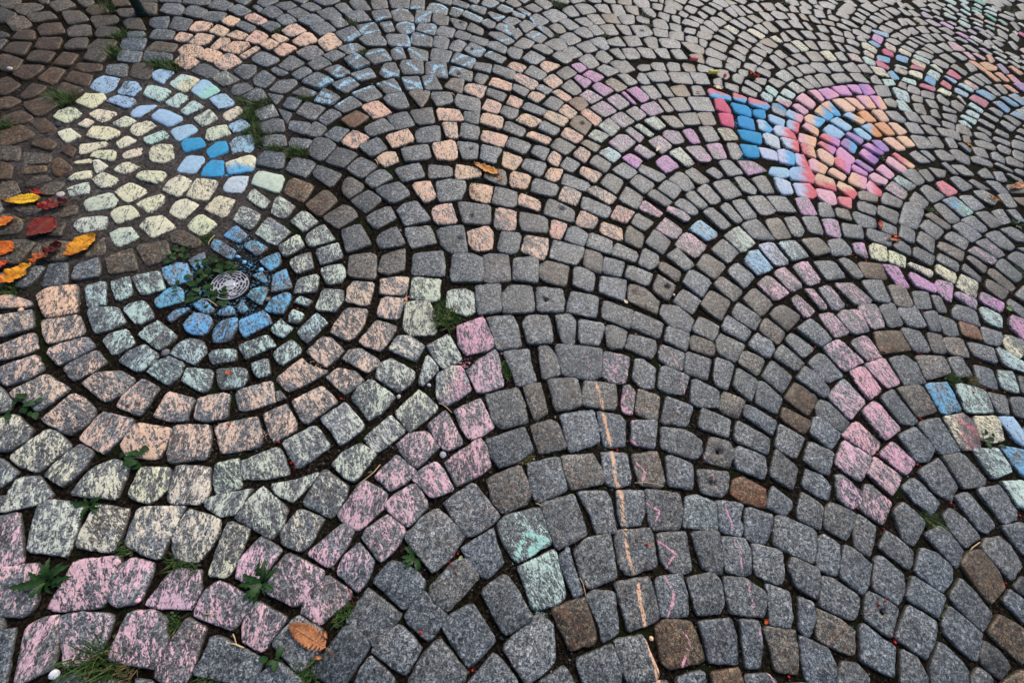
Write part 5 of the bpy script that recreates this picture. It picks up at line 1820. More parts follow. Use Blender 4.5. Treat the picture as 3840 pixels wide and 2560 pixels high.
def put_attrs(me, E, T, K, CV, R):
    attr_f(me, 'edge', E); attr_c(me, 'tint', T); attr_c(me, 'chalk', K); attr_f(me, 'cov', CV); attr_f(me, 'rnd', R)

# occupancy of the ground by stones (6 mm raster)
X0, Y0, X1, Y1, RS = -4.6, -1.9, 6.2, 8.2, .006
OCC = np.zeros((int((Y1-Y0)/RS), int((X1-X0)/RS)), bool)
def raster(P, grow=1.0, test=False):
    c = P.mean(0); P = c+(P-c)*grow
    i0 = np.floor((P.min(0)-(X0, Y0))/RS).astype(int); i1 = np.ceil((P.max(0)-(X0, Y0))/RS).astype(int)
    if i0.min() < 0 or i1[0] >= OCC.shape[1] or i1[1] >= OCC.shape[0]: return None
    gx, gy = np.meshgrid(X0+(np.arange(i0[0], i1[0])+.5)*RS, Y0+(np.arange(i0[1], i1[1])+.5)*RS)
    ins = np.zeros(gx.shape, bool)
    for a, b in zip(P, np.roll(P, -1, 0)):
        if a[1] == b[1]: continue
        k = ((a[1] > gy) != (b[1] > gy)) & (gx < (b[0]-a[0])*(gy-a[1])/(b[1]-a[1])+a[0]); ins ^= k
    S = (slice(i0[1], i1[1]), slice(i0[0], i1[0]))
    if test: return (OCC[S] & ins).sum()/max(ins.sum(), 1)
    OCC[S] |= ins
for s in ST: raster(s['P'], 1.0)

# ---------------------------------------------------------------- setting: soil bed and pavement
DRAIN = np.array((-1110,728))/1000.; DR_R = 67/1000.
STRAY = [(np.array(c)/1000., r/1000., k, a) for c, r, k, a in [[[-1101, 840], 60, 'b', 0.46], [[-1170, 655], 90, 'b', 0.43], [[-1030, 645], 100, 'b', 0.43], [[-998, 787], 60, 'b', 0.4], [[-1274, 756], 60, 'b', 0.42], [[-1176, 934], 50, 'b', 0.4], [[-45, 742], 40, 'p', 0.7], [[-149, 644], 35, 'p', 0.5], [[-668, 501], 40, 'o', 0.5], [[-714, 221], 40, 'o', 0.5], [[-840, 181], 60, 'o', 0.2], [[185, 54], 30, 't', 0.5], [[269, -69], 35, 't', 0.5], [[-456, 860], 35, 'o', 0.8], [[-489, 889], 25, 'o', 0.7], [[1020, 2684], 50, 'c', 0.5], [[1138, 2857], 45, 'c', 0.6], [[1047, 2324], 35, 'c', 0.6]]]
MORTAR = [(np.array(c)/1000., r/1000.) for c, r in [[[-1735, 1000], 420], [[-1909, 1477], 520], [[-2029, 1301], 420], [[-1657, 1267], 420], [[-1357, 1065], 230], [[-2210, 1169], 300]]]
def bed():
    h = .022
    xs = np.arange(X0, X1, h); ys = np.arange(Y0, Y1, h); nx, ny = len(xs), len(ys)
    gx, gy = np.meshgrid(xs, ys); X = np.c_[gx.ravel(), gy.ravel()]
    z = -.0112+RNG.normal(0, .0016, len(X))
    mo = np.zeros(len(X))
    for c, r in MORTAR: mo = np.maximum(mo, np.clip(1.5-1.0*np.linalg.norm(X-c, axis=1)/r, 0, 1))
    mo = np.clip(mo, 0, 1); z += mo*.005
    d = np.linalg.norm(X-DRAIN, axis=1); k = np.clip(1.5-d/DR_R, 0, 1); z -= k*.004
    K = np.zeros((len(X), 4)); K[:, 3] = 1; CV = np.zeros(len(X))
    for c, r, col, a in STRAY:
        kk = np.clip(1.3-np.linalg.norm(X-c, axis=1)/r, 0, 1)*a; up = kk > CV; CV[up] = kk[up]; K[up, :3] = CH[col]
    Fs = [(j*nx+i, j*nx+i+1, (j+1)*nx+i+1, (j+1)*nx+i) for j in range(ny-1) for i in range(nx-1)]
    me = mesh('ground', np.c_[X, z], Fs, SOIL, True)
    attr_f(me, 'mortar', mo); attr_c(me, 'chalk', K); attr_f(me, 'cov', CV)
    o = link('ground', me); tag(o, 'dark soil and grit filling the joints of the cobbled paving', None, None, 'structure')
    B = 60.
    me = mesh('terrain', [(-B, -B, -.045), (B, -B, -.045), (B, B, -.045), (-B, B, -.045)], [(0, 1, 2, 3)], SOIL)
    o = link('terrain', me); tag(o, 'flat dark ground running on beyond the paving', None, None, 'structure')
bed()
pav = tag(empty('pavement'), 'grey granite cobble paving laid in overlapping fan arcs, many cobbles rubbed with coloured chalk', None, None, 'structure')
old = tag(empty('worn_pavement'), 'worn brown cobbles in dark joints along the upper left edge', None, None, 'structure')
CNAME = dict(p='pink', y='pale yellow', w='pale cream', b='light blue', t='mint', o='peach', m='mauve pink', k='crimson', r='coral red', c='bright blue', l='lavender white', v='violet', O='orange', T='green')
def plabel(s):
    if s['cols'] and s['cov'] > 1:
        nm = CNAME[s['cols'][0]]
        if len(s['cols']) > 1: nm += ' and '+CNAME[s['cols'][1]]
        return 'granite cobble %s %s chalk' % ('fully covered with' if s['cov'] > 7 else 'rubbed with', nm)
    if 'R' in s['tone']: return 'rust brown granite cobble'
    if 'B' in s['tone']: return 'brown granite cobble'
    if 'H' in s['tone']: return 'grey granite cobble with a small hole'
def is_old(s): return ('B' in s['tone'] or 'n' in s['tone'] or 'D' in s['tone']) and not s['cols'] and s['P'][:, 0].mean() < -1.02 and s['P'][:, 1].mean() > .25 and s['P'][:, 0].mean() < OLDX(s['P'][:, 1].mean())
def OLDX(y): return -1.15-.28*(y-.4)
cnt = 0; big = [[], [], [], [], [], [], []]; bF = []; bn = 0
for i, s in enumerate(ST):
    c = s['P'].mean(0); r = np.linalg.norm(s['P']-c, axis=1).max()
    ls = [g for g in SEG if seg_dist(c[None], g[2], g[3])[0] < r+.02]
    od = is_old(s); single = od or cnt < 300
    dense = bool(ls) or len(s['cols']) > 1 or 'H' in s['tone']
    n = (36 if dense else 32) if cnt < 300 else (24 if dense else 16)
    V, Fs, E, T, K, CV, R = stone_geo(s['P'], s['tone']+('O' if od else ''), s['cols'], s['cov'], n, dense, 100+i, ls)
    if single:
        me = mesh('cobble', V-np.array((c[0], c[1], 0)), Fs, GRAN, True); put_attrs(me, E, T, K, CV, R)
        o = link('cobble', me, old if od else pav, (c[0], c[1], 0))
        lb = plabel(s)
        if lb and not od: o['label'] = lb
        if not od: cnt += 1
    else:
        for q, a in zip(big, (V, E, T, K, CV, R)): q.append(a)
        bF += [tuple(v+bn for v in f) for f in Fs]; bn += len(V)
me = mesh('cobbles', np.vstack(big[0]), bF, GRAN, True)
put_attrs(me, np.hstack(big[1]), np.vstack(big[2]), np.vstack(big[3]), np.hstack(big[4]), np.hstack(big[5]))
tag(link('cobbles', me, pav), 'smaller looking granite cobbles further off, with peach, mint, mauve and heart shaped chalk colouring', None, None, 'stuff')

# cobbles that go on outside the photograph, in the same arcs
FOOT = [(-3.18, 2.09), (4.31, 6.19), (2.34, 1.45), (1.77, .056), (.22, -.24), (-1.0, -.475), (-1.67, .31)]
def in_dom(p):
    return min(np.linalg.norm(p-np.array(f)) for f in FDENSE) < 1.0
FDENSE = []
for a, b in zip(FOOT, FOOT[1:]+FOOT[:1]):
    for t in np.linspace(0, 1, 14): FDENSE.append((a[0]+(b[0]-a[0])*t, a[1]+(b[1]-a[1])*t))
big = [[], [], [], [], [], []]; bF = []; bn = 0; nf = 0
for j in range(-22, 100):
    for i in range(-46, 66):
        x = i*.107+(.053 if j % 2 else 0); y = j*.104; ph = x/1.25*2*math.pi
        p = np.array((x, y+.16*math.cos(ph)))
        if not in_dom(p): continue
        a = math.atan2(-.16*math.sin(ph)*2*math.pi/1.25, 1); ca, sa = math.cos(a), math.sin(a)
        hw, hh = .046+RNG.normal(0, .004), .044+RNG.normal(0, .003)
        q = np.array([(-hw, -hh), (hw, -hh), (hw, hh), (-hw, hh)])+RNG.normal(0, .004, (4, 2))
        q = q @ np.array(((ca, sa), (-sa, ca)))+p
        if np.linalg.norm(p-DRAIN) < .30: continue
        o = raster(q, 1.02, True)
        if o is None or o > .07: continue
        raster(q); nf += 1
        V, Fs, E, T, K, CV, R = stone_geo(q, '', [], 0, 14, False, 9000+nf)
        for w_, a_ in zip(big, (V, E, T, K, CV, R)): w_.append(a_)
        bF += [tuple(v+bn for v in f) for f in Fs]; bn += len(V)
print('fill stones', nf)
if nf:
    me = mesh('cobbles', np.vstack(big[0]), bF, GRAN, True)
    put_attrs(me, np.hstack(big[1]), np.vstack(big[2]), np.vstack(big[3]), np.hstack(big[4]), np.hstack(big[5]))
    tag(link('cobbles', me, pav), 'plain granite cobbles carrying the paving on past its edges', None, None, 'stuff')

# grit lying in the joints
def free(x, y):
    i = int((y-Y0)/RS); j = int((x-X0)/RS)
    return 0 <= i < OCC.shape[0] and 0 <= j < OCC.shape[1] and not OCC[i, j]
def grit():
    V = []; Fs = []; C = []
    oct_v = np.array([(1, 0, 0), (0, 1, 0), (-1, 0, 0), (0, -1, 0), (0, 0, 1), (0, 0, -1.)])
    oct_f = [(0, 1, 4), (1, 2, 4), (2, 3, 4), (3, 0, 4), (1, 0, 5), (2, 1, 5), (3, 2, 5), (0, 3, 5)]
    n = 0; tries = 0
    while n < 9000 and tries < 90000:
        tries += 1
        u, v = RNG.random(2); d = .3+2.6*u**1.3; a = -1.0+2.35*v
        x, y = d*math.sin(a)*1.25, -.35+d*math.cos(a) if d > .6 else RNG.uniform(-.5, .6)
        if not free(x, y): continue
        r = float(np.exp(RNG.normal(-6.05, .38)))
        P = oct_v*r*RNG.uniform(.6, 1.25, 3)+RNG.normal(0, r*.15, (6, 3)); a = RNG.uniform(0, 6.3)
        P[:, :2] = P[:, :2] @ np.array(((math.cos(a), -math.sin(a)), (math.sin(a), math.cos(a)))); P += (x, y, -.0102)
        b = len(V); V += list(P); Fs += [tuple(q+b for q in f) for f in oct_f]
        g = float(np.exp(RNG.normal(-3.0, .75))); wv = RNG.normal(0, .06)
        C += [(min(g*(1.02+wv), .6), min(g, .6), min(g*(.96-wv), .6), 1)]*6; n += 1
    me = mesh('gravel', V, Fs, GRAVELM); attr_c(me, 'col', C)
    tag(link('gravel', me), 'tiny dark grit and pale grains lying in the joints', None, None, 'stuff')
grit()

# ---------------------------------------------------------------- drain cover
def lathe_ring(r0, r1, z0, z1, a0, a1, n):
    V = []; Fs = []
    for k in range(n+1):
        a = a0+(a1-a0)*k/n; c, s = math.cos(a), math.sin(a)
        V += [(r0*c, r0*s, z1), (r1*c, r1*s, z1), (r1*c, r1*s, z0), (r0*c, r0*s, z0)]
    for k in range(n):
        b = 4*k
        for q in range(4): Fs.append((b+q, b+(q+1) % 4, b+4+(q+1) % 4, b+4+q))
    Fs.append((0, 3, 2, 1)); e = 4*n; Fs.append((e, e+1, e+2, e+3))
    return V, Fs
def joinp(parts):
    V = []; Fs = []
    for v, f in parts: Fs += [tuple(q+len(V) for q in g) for g in f]; V += v
    return V, Fs
def disc(r, z0, z1, n, cx=0, cy=0):
    V = [(cx+r*math.cos(2*math.pi*k/n), cy+r*math.sin(2*math.pi*k/n), z) for z in (z0, z1) for k in range(n)]
    Fs = [tuple(range(n, 2*n)), tuple(range(n-1, -1, -1))]+[(k, (k+1) % n, n+(k+1) % n, n+k) for k in range(n)]
    return V, Fs
STEEL = plain('worn_steel', (.62, .62, .66), .40, .5, .55, 60, .25, .15); PALE = plain('worn_plate', (.82, .82, .82), .35, .5, .6, 120, .15, .1)
DARK = plain('painted_shaft_dark', (.008, .007, .006), .9, .1, 0, 100, .3, .3)
def drain():
    R = DR_R; t = empty('drain_cover', (DRAIN[0], DRAIN[1], -.0075), .5)
    tag(t, 'round slotted steel drain cover sunk among blue chalked cobbles and weeds', 'drain cover')
    link('shaft', mesh('shaft', *disc(R*1.02, -.010, -.004, 40), DARK), t)  # flat near-black disc: shade of the open shaft put into its colour
    radii = [(.30, 0), (.50, 1), (.66, 2), (.81, 3), (.96, 4)]
    hub = disc(R*.36, 0, .006, 32)
    parts = [hub]
    for (ra, rb) in ((.485, .535), (.655, .70), (.81, .85), (.955, 1.0)):
        parts.append(lathe_ring(R*ra, R*rb, 0, .006, 0, 2*math.pi, 56))
    o = link('rings', mesh('rings', *joinp(parts[:1]), STEEL), t); o.name = 'hub_plate'
    for p in parts[1:]: link('ring', mesh('ring', *p, STEEL), t)
    for k in range(10):
        a = 2*math.pi*k/10+.1; w2 = .0045*(1 if k % 5 else 2.6)
        for (ra, rb, off) in ((.35, .48, 0), (.54, .65, .18), (.70, .805, 0), (.85, .95, .18)):
            c, s = math.cos(a+off), math.sin(a+off); q = R
            pts = [(ra*q, -w2/2), (rb*q, -w2/2), (rb*q, w2/2), (ra*q, w2/2)]
            V = [(x*c-y*s, x*s+y*c, z) for z in (.0005, .0052) for x, y in pts]
            if off == 0 and ra < .5: b = [];
            BRG.append((V, [(3, 2, 1, 0), (4, 5, 6, 7), (0, 1, 5, 4), (1, 2, 6, 5), (2, 3, 7, 6), (3, 0, 4, 7)]))
    link('bridges', mesh('bridges', *joinp(BRG), STEEL), t)
    pw, ph_ = R*.24, R*.12
    V = [(x*pw, y*ph_, z) for z in (.006, .0085) for x, y in ((-1, -1), (1, -1), (1, 1), (-1, 1))]
    link('name_plate', mesh('name_plate', V, [(3, 2, 1, 0), (4, 5, 6, 7), (0, 1, 5, 4), (1, 2, 6, 5), (2, 3, 7, 6), (3, 0, 4, 7)], PALE), t)
    for sx in (-1, 1):
        e = link('screw', mesh('screw', *lathe_ring(R*.065, R*.12, .004, .0095, 0, 2*math.pi, 20), PALE), t, (sx*R*.70*math.cos(1.75), sx*R*.70*math.sin(1.75), 0))
BRG = []
drain()

# ---------------------------------------------------------------- post at the upper left
def post():
    x, y = -2511,2291; x /= 1000.; y /= 1000.
    m = plain('green_paint', (.006, .022, .020), .45, .4, 0, 40, .25, .1)
    t = tag(empty('post', (x, y, -.012)), 'dark green round metal post standing on the cobbles at the top left edge', 'post')
    link('shaft', mesh('shaft', *disc(.026, 0, 1.05, 32), m, False), t)
    link('base_collar', mesh('base_collar', *lathe_ring(.0265, .032, 0, .022, 0, 2*math.pi, 32), m), t)
    V, Fs = joinp([disc(.028, 1.05, 1.062, 32), disc(.020, 1.062, 1.070, 32)])
    link('cap', mesh('cap', V, Fs, m), t)
post()

# ---------------------------------------------------------------- fallen leaves
LC = {k: s2l(v) for k, v in dict(yellow=(250,196,30), brownedge=(150,70,20), maroon=(84,20,14), red=(190,30,28), brick=(124,34,22), orange=(222,110,24),
      amber=(232,158,30), rust=(196,70,20), tan=(196,130,84), brown=(120,66,36), ochre=(218,150,70), cream=(240,222,196), blush=(226,200,192),
      green=(96,140,60), palegreen=(170,186,140)).items()}
def leaf_mesh(L, Wd, kind, curl, ca, cb, seed):
    rg = np.random.default_rng(seed); n = 60; m = 4; bl = [(rg.uniform(.1, .9), rg.uniform(-.8, .8), rg.uniform(.05, .14)) for _ in range(6)]
    rows = []
    for i in range(n+1):
        t = i/n
        if kind == 'lobed':
            prof = (math.sin(math.pi*min(1, t*.94+.05))**.6)*(.74+.30*((t*11) % 1.0))
            prof *= 1 if t > .1 else (.35+t*6.5)
            if t < .34: prof *= (.40 if (t*11) % 1.0 < .35 else 1.05)
        elif kind == 'oak': prof = (math.sin(math.pi*t**.8)**.7)*(.72+.28*abs(math.sin(t*5.2*math.pi)))
        else: prof = (math.sin(math.pi*t**.85)**.85)*(.90+.14*((t*15) % 1.0))+.0
        rows.append(max(prof, .015)*Wd/2)
    V = []; C = []
    tw = rg.normal(0, .25); asym = rg.uniform(.85, 1.15, 2)
    for i in range(n+1):
        t = i/n
        for j in range(-m, m+1):
            s = j/m; y = rows[i]*s*(asym[0] if s < 0 else asym[1]); x = (1-t)*0+L*(t)
            z = .004+curl*(abs(s)**1.6*.75+.55*(t-.45)**2*2.0)+curl*.25*math.sin(t*7+s*2+seed)+.0006*math.sin(t*70)*(abs(s))
            z += tw*y*(t-.5)*.8+curl*.35*math.sin(t*19+s*3.1+seed*1.7)*abs(s)+curl*.22*math.sin(t*33-s*4+seed)*abs(s)
            V.append((x, y, max(z, .0006)))
            k = min(1, max(0, .15+.9*(t-.60 if cb != 'same' else 0)*1.8+rg.normal(0, .16)+.25*(abs(s)-.5)))
            if abs(s) < .01: vein = .35
            else: vein = .18 if abs(math.sin((t*11-abs(s)*1.6)*math.pi)) > .93 else 0
            base = np.array(ca)*(1-k)+np.array(cb)*k
            base = base*(1-vein)+vein*(np.array(ca)*.6+.25*np.array((.8, .6, .35)))
            sp = max(max(0, 1-math.hypot(t-bx, (s-by)*.3)/br) for bx, by, br in bl); base = base*(1-.6*sp)+np.array(cb)*.35*sp
            C.append((*np.clip(base*math.exp(rg.normal(0, .13)), 0, .9), 1))
    k = 2*m+1
    Fs = [(i*k+j, i*k+j+1, (i+1)*k+j+1, (i+1)*k+j) for i in range(n) for j in range(k-1)]
    return V, Fs, C
def tube(pts, r0, r1, n=6):
    V = []; Fs = []; pts = [Vector(p) for p in pts]
    for i, p in enumerate(pts):
        d = (pts[min(i+1, len(pts)-1)]-pts[max(i-1, 0)]).normalized(); a = d.cross(Vector((0, 0, 1)))
        a = a.normalized() if a.length > 1e-6 else Vector((1, 0, 0)); b = a.cross(d); r = r0+(r1-r0)*i/(len(pts)-1)
        for k in range(n): q = 2*math.pi*k/n; V.append(tuple(p+a*(r*math.cos(q))+b*(r*math.sin(q))))
    for i in range(len(pts)-1):
        for k in range(n): Fs.append((i*n+k, i*n+(k+1) % n, (i+1)*n+(k+1) % n, (i+1)*n+k))
    Fs.append(tuple(range(n-1, -1, -1))); Fs.append(tuple((len(pts)-1)*n+k for k in range(n)))
    return V, Fs
LEAVES = """-2096,845 -1989,900 46 oval 5 yellow brownedge -|bright yellow fallen leaf with a browned end lying on brown cobbles
-1957,850 -1891,918 42 oval 16 maroon red -1886,923|dark maroon curled leaf with a red tip beside the bright yellow leaf
-2053,926 -1999,919 18 oval 8 red maroon -1971,929|small red leaf with a long stalk just above the bright yellow leaf
-1897,713 -1876,828 72 oval 6 brick maroon -|broad brick red fallen leaf on dark cobbles left of the yellow chalked stones
-2041,711 -2003,784 34 oval 8 orange yellow -1960,781|narrow yellow orange leaf with pale stalk at the left edge above the red leaves
-1937,600 -1924,679 52 oval 8 orange brownedge -1919,683|orange leaf spotted with brown at the left edge of the paving
-1793,614 -1759,719 34 oval 22 maroon orange -1735,721|curled dark red brown leaf standing on edge between two orange leaves
-1712,672 -1685,795 56 oval 10 amber brownedge -1669,813|amber yellow leaf with brown stalk end just below the pale blue white cobble
-1905,562 -1869,592 24 oval 9 rust orange -|small rust orange leaf at the left edge above the long orange brown one
-1832,490 -1791,609 46 oval 16 amber rust -1783,614|long orange brown rolled leaf at the left edge above the peach chalked cobbles
-398,-233 -286,-260 48 lobed 3 tan brown -249,-274|tan brown lobed leaf with pale midrib lying near the bottom below pink chalked cobbles
-401,1721 -264,1689 48 oak 12 ochre tan -215,1667|ochre oak leaf lying across a peach chalked cobble in the middle of the paving
1138,3293 1207,3250 26 oval 20 rust orange -|rust orange curled leaf on grey cobbles above the pink chalked heart
879,3002 946,3012 40 oval 8 cream tan -|cream coloured leaf scrap at the upper left corner of the chalk heart
525,2179 551,2245 24 oval 4 blush cream -|small pale blush leaf on a mauve and mint chalked cobble
2596,3085 2651,3049 14 oval 6 amber ochre -|thin amber leaf on grey cobbles to the right of the chalk heart
2752,2666 2890,2767 42 oval 14 tan brown -|dry tan leaf curled in a joint at the right edge of the paving
2562,2544 2624,2513 18 oval 10 amber rust 2653,2499|small amber leaf with dark stalk in a mossy joint below the pink red chalked cobble
2351,1625 2321,1639 24 oval 4 green green -|small fresh green leaf above a mint chalked cobble at the right
1769,1988 1782,2059 20 oval 9 rust brown -|small brown leaf standing in a joint right below the chalk heart
1783,1924 1868,1940 16 oval 7 tan tan -|pale tan leaf sliver lying over a rusty leaf scrap
1819,1960 1859,1965 22 oval 9 rust brown -|rusty leaf scrap tucked under the pale tan sliver
762,2890 797,2896 12 oval 4 rust orange -|tiny rust red leaf on a grey cobble left of the crimson chalked stones
423,1114 441,1097 14 oval 3 cream cream -|tiny pale leaf in a joint between plain grey cobbles
2,10 9,24 9 oval 3 palegreen palegreen -|tiny pale green leaflet beside a red berry stem
-932,393 -909,391 14 oval 3 rust ochre -|tiny orange leaf scrap on a mint chalked cobble below the drain
946,43 956,55 10 oval 3 rust ochre -|tiny orange leaf scrap in a joint beside a pink chalk line near the bottom
1352,4374 1382,4406 10 oval 3 rust orange -|tiny rusty leaf scrap on grey cobbles near the top"""
def gp(s): return np.array([float(v) for v in s.split(',')])/1000.
for q, l in enumerate(LEAVES.split('\n')):
    a, lab = l.split('|'); tip, base, wd, kind, curl, c1, c2, stalk = a.split()
    tip, base = gp(tip), gp(base); wd = float(wd)/1000.; curl = float(curl)/1000.*.65
    d = tip-base; L = float(np.linalg.norm(d)); ang = math.atan2(d[1], d[0])
    t = tag(empty('fallen_leaf', (base[0], base[1], .003), ang), lab, 'leaf', 'fallen autumn leaves')
    V, Fs, C = leaf_mesh(L, wd*(1.4 if q < 10 else 1.12), kind, curl, LC[c1], LC[c2], q+3)
    me = mesh('blade', V, Fs, LEAFM, True); attr_c(me, 'col', C); ob = link('blade', me, t)
    so = ob.modifiers.new('thickness', 'SOLIDIFY'); so.thickness = .0007; so.offset = 1
    if L > .05:
        V, Fs = tube([(L*.03, 0, .0052), (L*.5, 0, .0052+curl*.05), (L*.93, 0, .0052+curl*.2)], .0011, .0004)
        me = mesh('midrib', V, Fs, LEAFM); attr_c(me, 'col', [(*(np.array(LC[c1])*.6+.08), 1)]*len(V)); link('midrib', me, t)
    if stalk != '-':
        sv = gp(stalk)-base; sx = sv @ (d/L); sy = sv[1]*d[0]/L-sv[0]*d[1]/L
        V, Fs = tube([(0, 0, .005), (sx*.5, sy*.5+.003, .007), (sx, sy, .003)], .0012, .0009)
        me = mesh('stalk', V, Fs, LEAFM); attr_c(me, 'col', [(*(np.array(LC[c2])*.7+np.array((.05, .02, .01))), 1)]*len(V)); link('stalk', me, t)
    if kind in ('oak', 'lobed'):
        for (fx, fy, fl, fw, fr) in (((-.18, .10, .20, .11, .9), (-.02, -.10, .17, .10, -.3)) if kind == 'oak' else ((-.06, .16, .20, .09, .55), (.06, -.16, .22, .08, -.5))):
            V, Fs, C = leaf_mesh(L*fl, L*fw, 'oval', .004, LC[c1], LC[c2], q+50)
            me = mesh('leaflet', V, Fs, LEAFM, True); attr_c(me, 'col', C); o = link('leaflet', me, t, (L*fx, L*fy, .003)); o.rotation_euler = (0, 0, fr)

# ---------------------------------------------------------------- red berries
BER = plain('berry_skin', (.50, .012, .008), .25, .5, 0, 150, .25, .05); BERD = plain('berry_end', (.05, .02, .01), .7, .2)
def ball(r, nu=12, nv=8, sq=1.0):
    V = [(0, 0, -r*sq)]; Fs = []
    for i in range(1, nv):
        a = math.pi*i/nv
        for k in range(nu): b = 2*math.pi*k/nu; V.append((r*math.sin(a)*math.cos(b), r*math.sin(a)*math.sin(b), -r*math.cos(a)*sq))
    V.append((0, 0, r*sq*.9))
    for k in range(nu): Fs.append((0, 1+(k+1) % nu, 1+k))
    for i in range(nv-2):
        for k in range(nu): Fs.append((1+i*nu+k, 1+i*nu+(k+1) % nu, 1+(i+1)*nu+(k+1) % nu, 1+(i+1)*nu+k))
    e = len(V)-1; o = 1+(nv-2)*nu
    for k in range(nu): Fs.append((o+k, o+(k+1) % nu, e))
    return V, Fs
bme = mesh('berry', *ball(.0046), BER, True); eme = mesh('calyx', *disc(.0012, .0038, .0046, 7), BERD)
for l in """1821,325|small red berry above the bottom right corner, the closest one
1830,337|small red berry above the bottom right corner, the second closest one
1426,3301|small red berry above the chalk heart
2904,4625|small red berry above the checkered arcs
1335,173|small red berry above the hollowed cobble, the closest one
1360,189|small red berry above the hollowed cobble, the second closest one
1599,373|small red berry above the hollowed cobble, the third closest one
1421,418|small red berry above the hollowed cobble, the fourth closest one
120,171|small red berry above the mint pair, the closest one
117,337|small red berry above the mint pair, the second closest one
-376,2806|small red berry above the ochre oak leaf
1196,1917|small red berry above the pale lavender cobble
456,462|small red berry above the peach chalk line, the closest one
439,721|small red berry above the peach chalk line, the second closest one
1964,1082|small red berry above the striped cobble, the closest one
2045,1125|small red berry above the striped cobble, the second closest one
1757,1020|small red berry above the striped cobble, the third closest one
2082,1127|small red berry above the striped cobble, the fourth closest one
2074,1262|small red berry above the striped cobble, the fifth closest one
-573,151|small red berry above the tan brown leaf, the closest one
-592,163|small red berry above the tan brown leaf, the second closest one
1847,2072|small red berry above the yellow mauve row, the closest one
2041,2405|small red berry above the yellow mauve row, the second closest one
2114,2488|small red berry above the yellow mauve row, the third closest one
2394,2505|small red berry above the yellow mauve row, the fourth closest one
2728,2728|small red berry above the yellow mauve row, the fifth closest one
2728,2729|small red berry above the yellow mauve row, the sixth closest one
1319,2206|small red berry below the chalk heart
2265,3191|small red berry below the checkered arcs, the closest one
2676,3393|small red berry below the checkered arcs, the second closest one
2744,2861|small red berry below the checkered arcs, the third closest one
1013,2477|small red berry below the crimson chalked cobbles, the closest one
772,2186|small red berry below the crimson chalked cobbles, the second closest one
758,2150|small red berry below the crimson chalked cobbles, the third closest one
674,2067|small red berry below the crimson chalked cobbles, the fourth closest one
646,2066|small red berry below the crimson chalked cobbles, the fifth closest one
-827,226|small red berry below the drain cover, the closest one
-660,215|small red berry below the drain cover, the second closest one
1371,97|small red berry below the hollowed cobble, the closest one
1376,79|small red berry below the hollowed cobble, the second closest one
-382,331|small red berry below the large grass tuft
329,-165|small red berry below the mint pair, the closest one
110,-236|small red berry below the mint pair, the second closest one
1201,1195|small red berry below the pale lavender cobble, the closest one
1201,1194|small red berry below the pale lavender cobble, the second closest one
819,1016|small red berry below the pale lavender cobble, the third closest one
481,60|small red berry below the peach chalk line, the closest one
493,2|small red berry below the peach chalk line, the second closest one
1461,693|small red berry below the solid pink rows, the closest one
1464,529|small red berry below the solid pink rows, the second closest one
1337,467|small red berry below the solid pink rows, the third closest one
1713,572|small red berry below the striped cobble, the closest one
1982,590|small red berry below the striped cobble, the second closest one
1596,1182|small red berry below the wide brown cobble
1865,1489|small red berry below the yellow mauve row, the closest one
1866,1488|small red berry below the yellow mauve row, the second closest one
2224,3521|small red berry to the left of the checkered arcs, the closest one
2212,3461|small red berry to the left of the checkered arcs, the second closest one
1017,-75|small red berry to the left of the hollowed cobble
-531,403|small red berry to the left of the large grass tuft
-5,27|small red berry to the left of the mint pair, the closest one
-18,18|small red berry to the left of the mint pair, the second closest one
-26,3|small red berry to the left of the mint pair, the third closest one
1054,1682|small red berry to the left of the pale lavender cobble, the closest one
856,1626|small red berry to the left of the pale lavender cobble, the second closest one
544,612|small red berry to the left of the rust brown cobble
1235,825|small red berry to the left of the solid pink rows, the closest one
1140,712|small red berry to the left of the solid pink rows, the second closest one
1759,915|small red berry to the left of the striped cobble, the closest one
1697,892|small red berry to the left of the striped cobble, the second closest one
1689,897|small red berry to the left of the striped cobble, the third closest one
1619,692|small red berry to the left of the striped cobble, the fourth closest one
1351,1228|small red berry to the left of the wide brown cobble, the closest one
1350,1229|small red berry to the left of the wide brown cobble, the second closest one
1283,1123|small red berry to the left of the wide brown cobble, the third closest one
763,3010|small red berry to the left of the yellow chalk stick, the closest one
515,2692|small red berry to the left of the yellow chalk stick, the second closest one
1646,1738|small red berry to the left of the yellow mauve row, the closest one
1595,1744|small red berry to the left of the yellow mauve row, the second closest one
1582,1758|small red berry to the left of the yellow mauve row, the third closest one
1573,1758|small red berry to the left of the yellow mauve row, the fourth closest one
2861,4178|small red berry to the right of the checkered arcs, the closest one
2863,4176|small red berry to the right of the checkered arcs, the second closest one
-1015,828|small red berry to the right of the drain cover, the closest one
-830,701|small red berry to the right of the drain cover, the second closest one
393,15|small red berry to the right of the mint pair
1298,1766|small red berry to the right of the pale lavender cobble
575,180|small red berry to the right of the peach chalk line
2136,1134|small red berry to the right of the striped cobble
-255,-161|small red berry to the right of the tan brown leaf, the closest one
-52,-181|small red berry to the right of the tan brown leaf, the second closest one
1778,1230|small red berry to the right of the wide brown cobble, the closest one
1791,1225|small red berry to the right of the wide brown cobble, the second closest one
1893,1233|small red berry to the right of the wide brown cobble, the third closest one
1212,3702|small red berry to the right of the yellow chalk stick, the closest one
1467,3554|small red berry to the right of the yellow chalk stick, the second closest one
1467,3557|small red berry to the right of the yellow chalk stick, the third closest one
1753,4346|small red berry to the right of the yellow chalk stick, the fourth closest one
2418,1763|small red berry to the right of the yellow mauve row""".split('\n'):
    p, lab = l.split('|'); x, y = gp(p); r = random.uniform(.7, 1.08); on = not free(x, y)
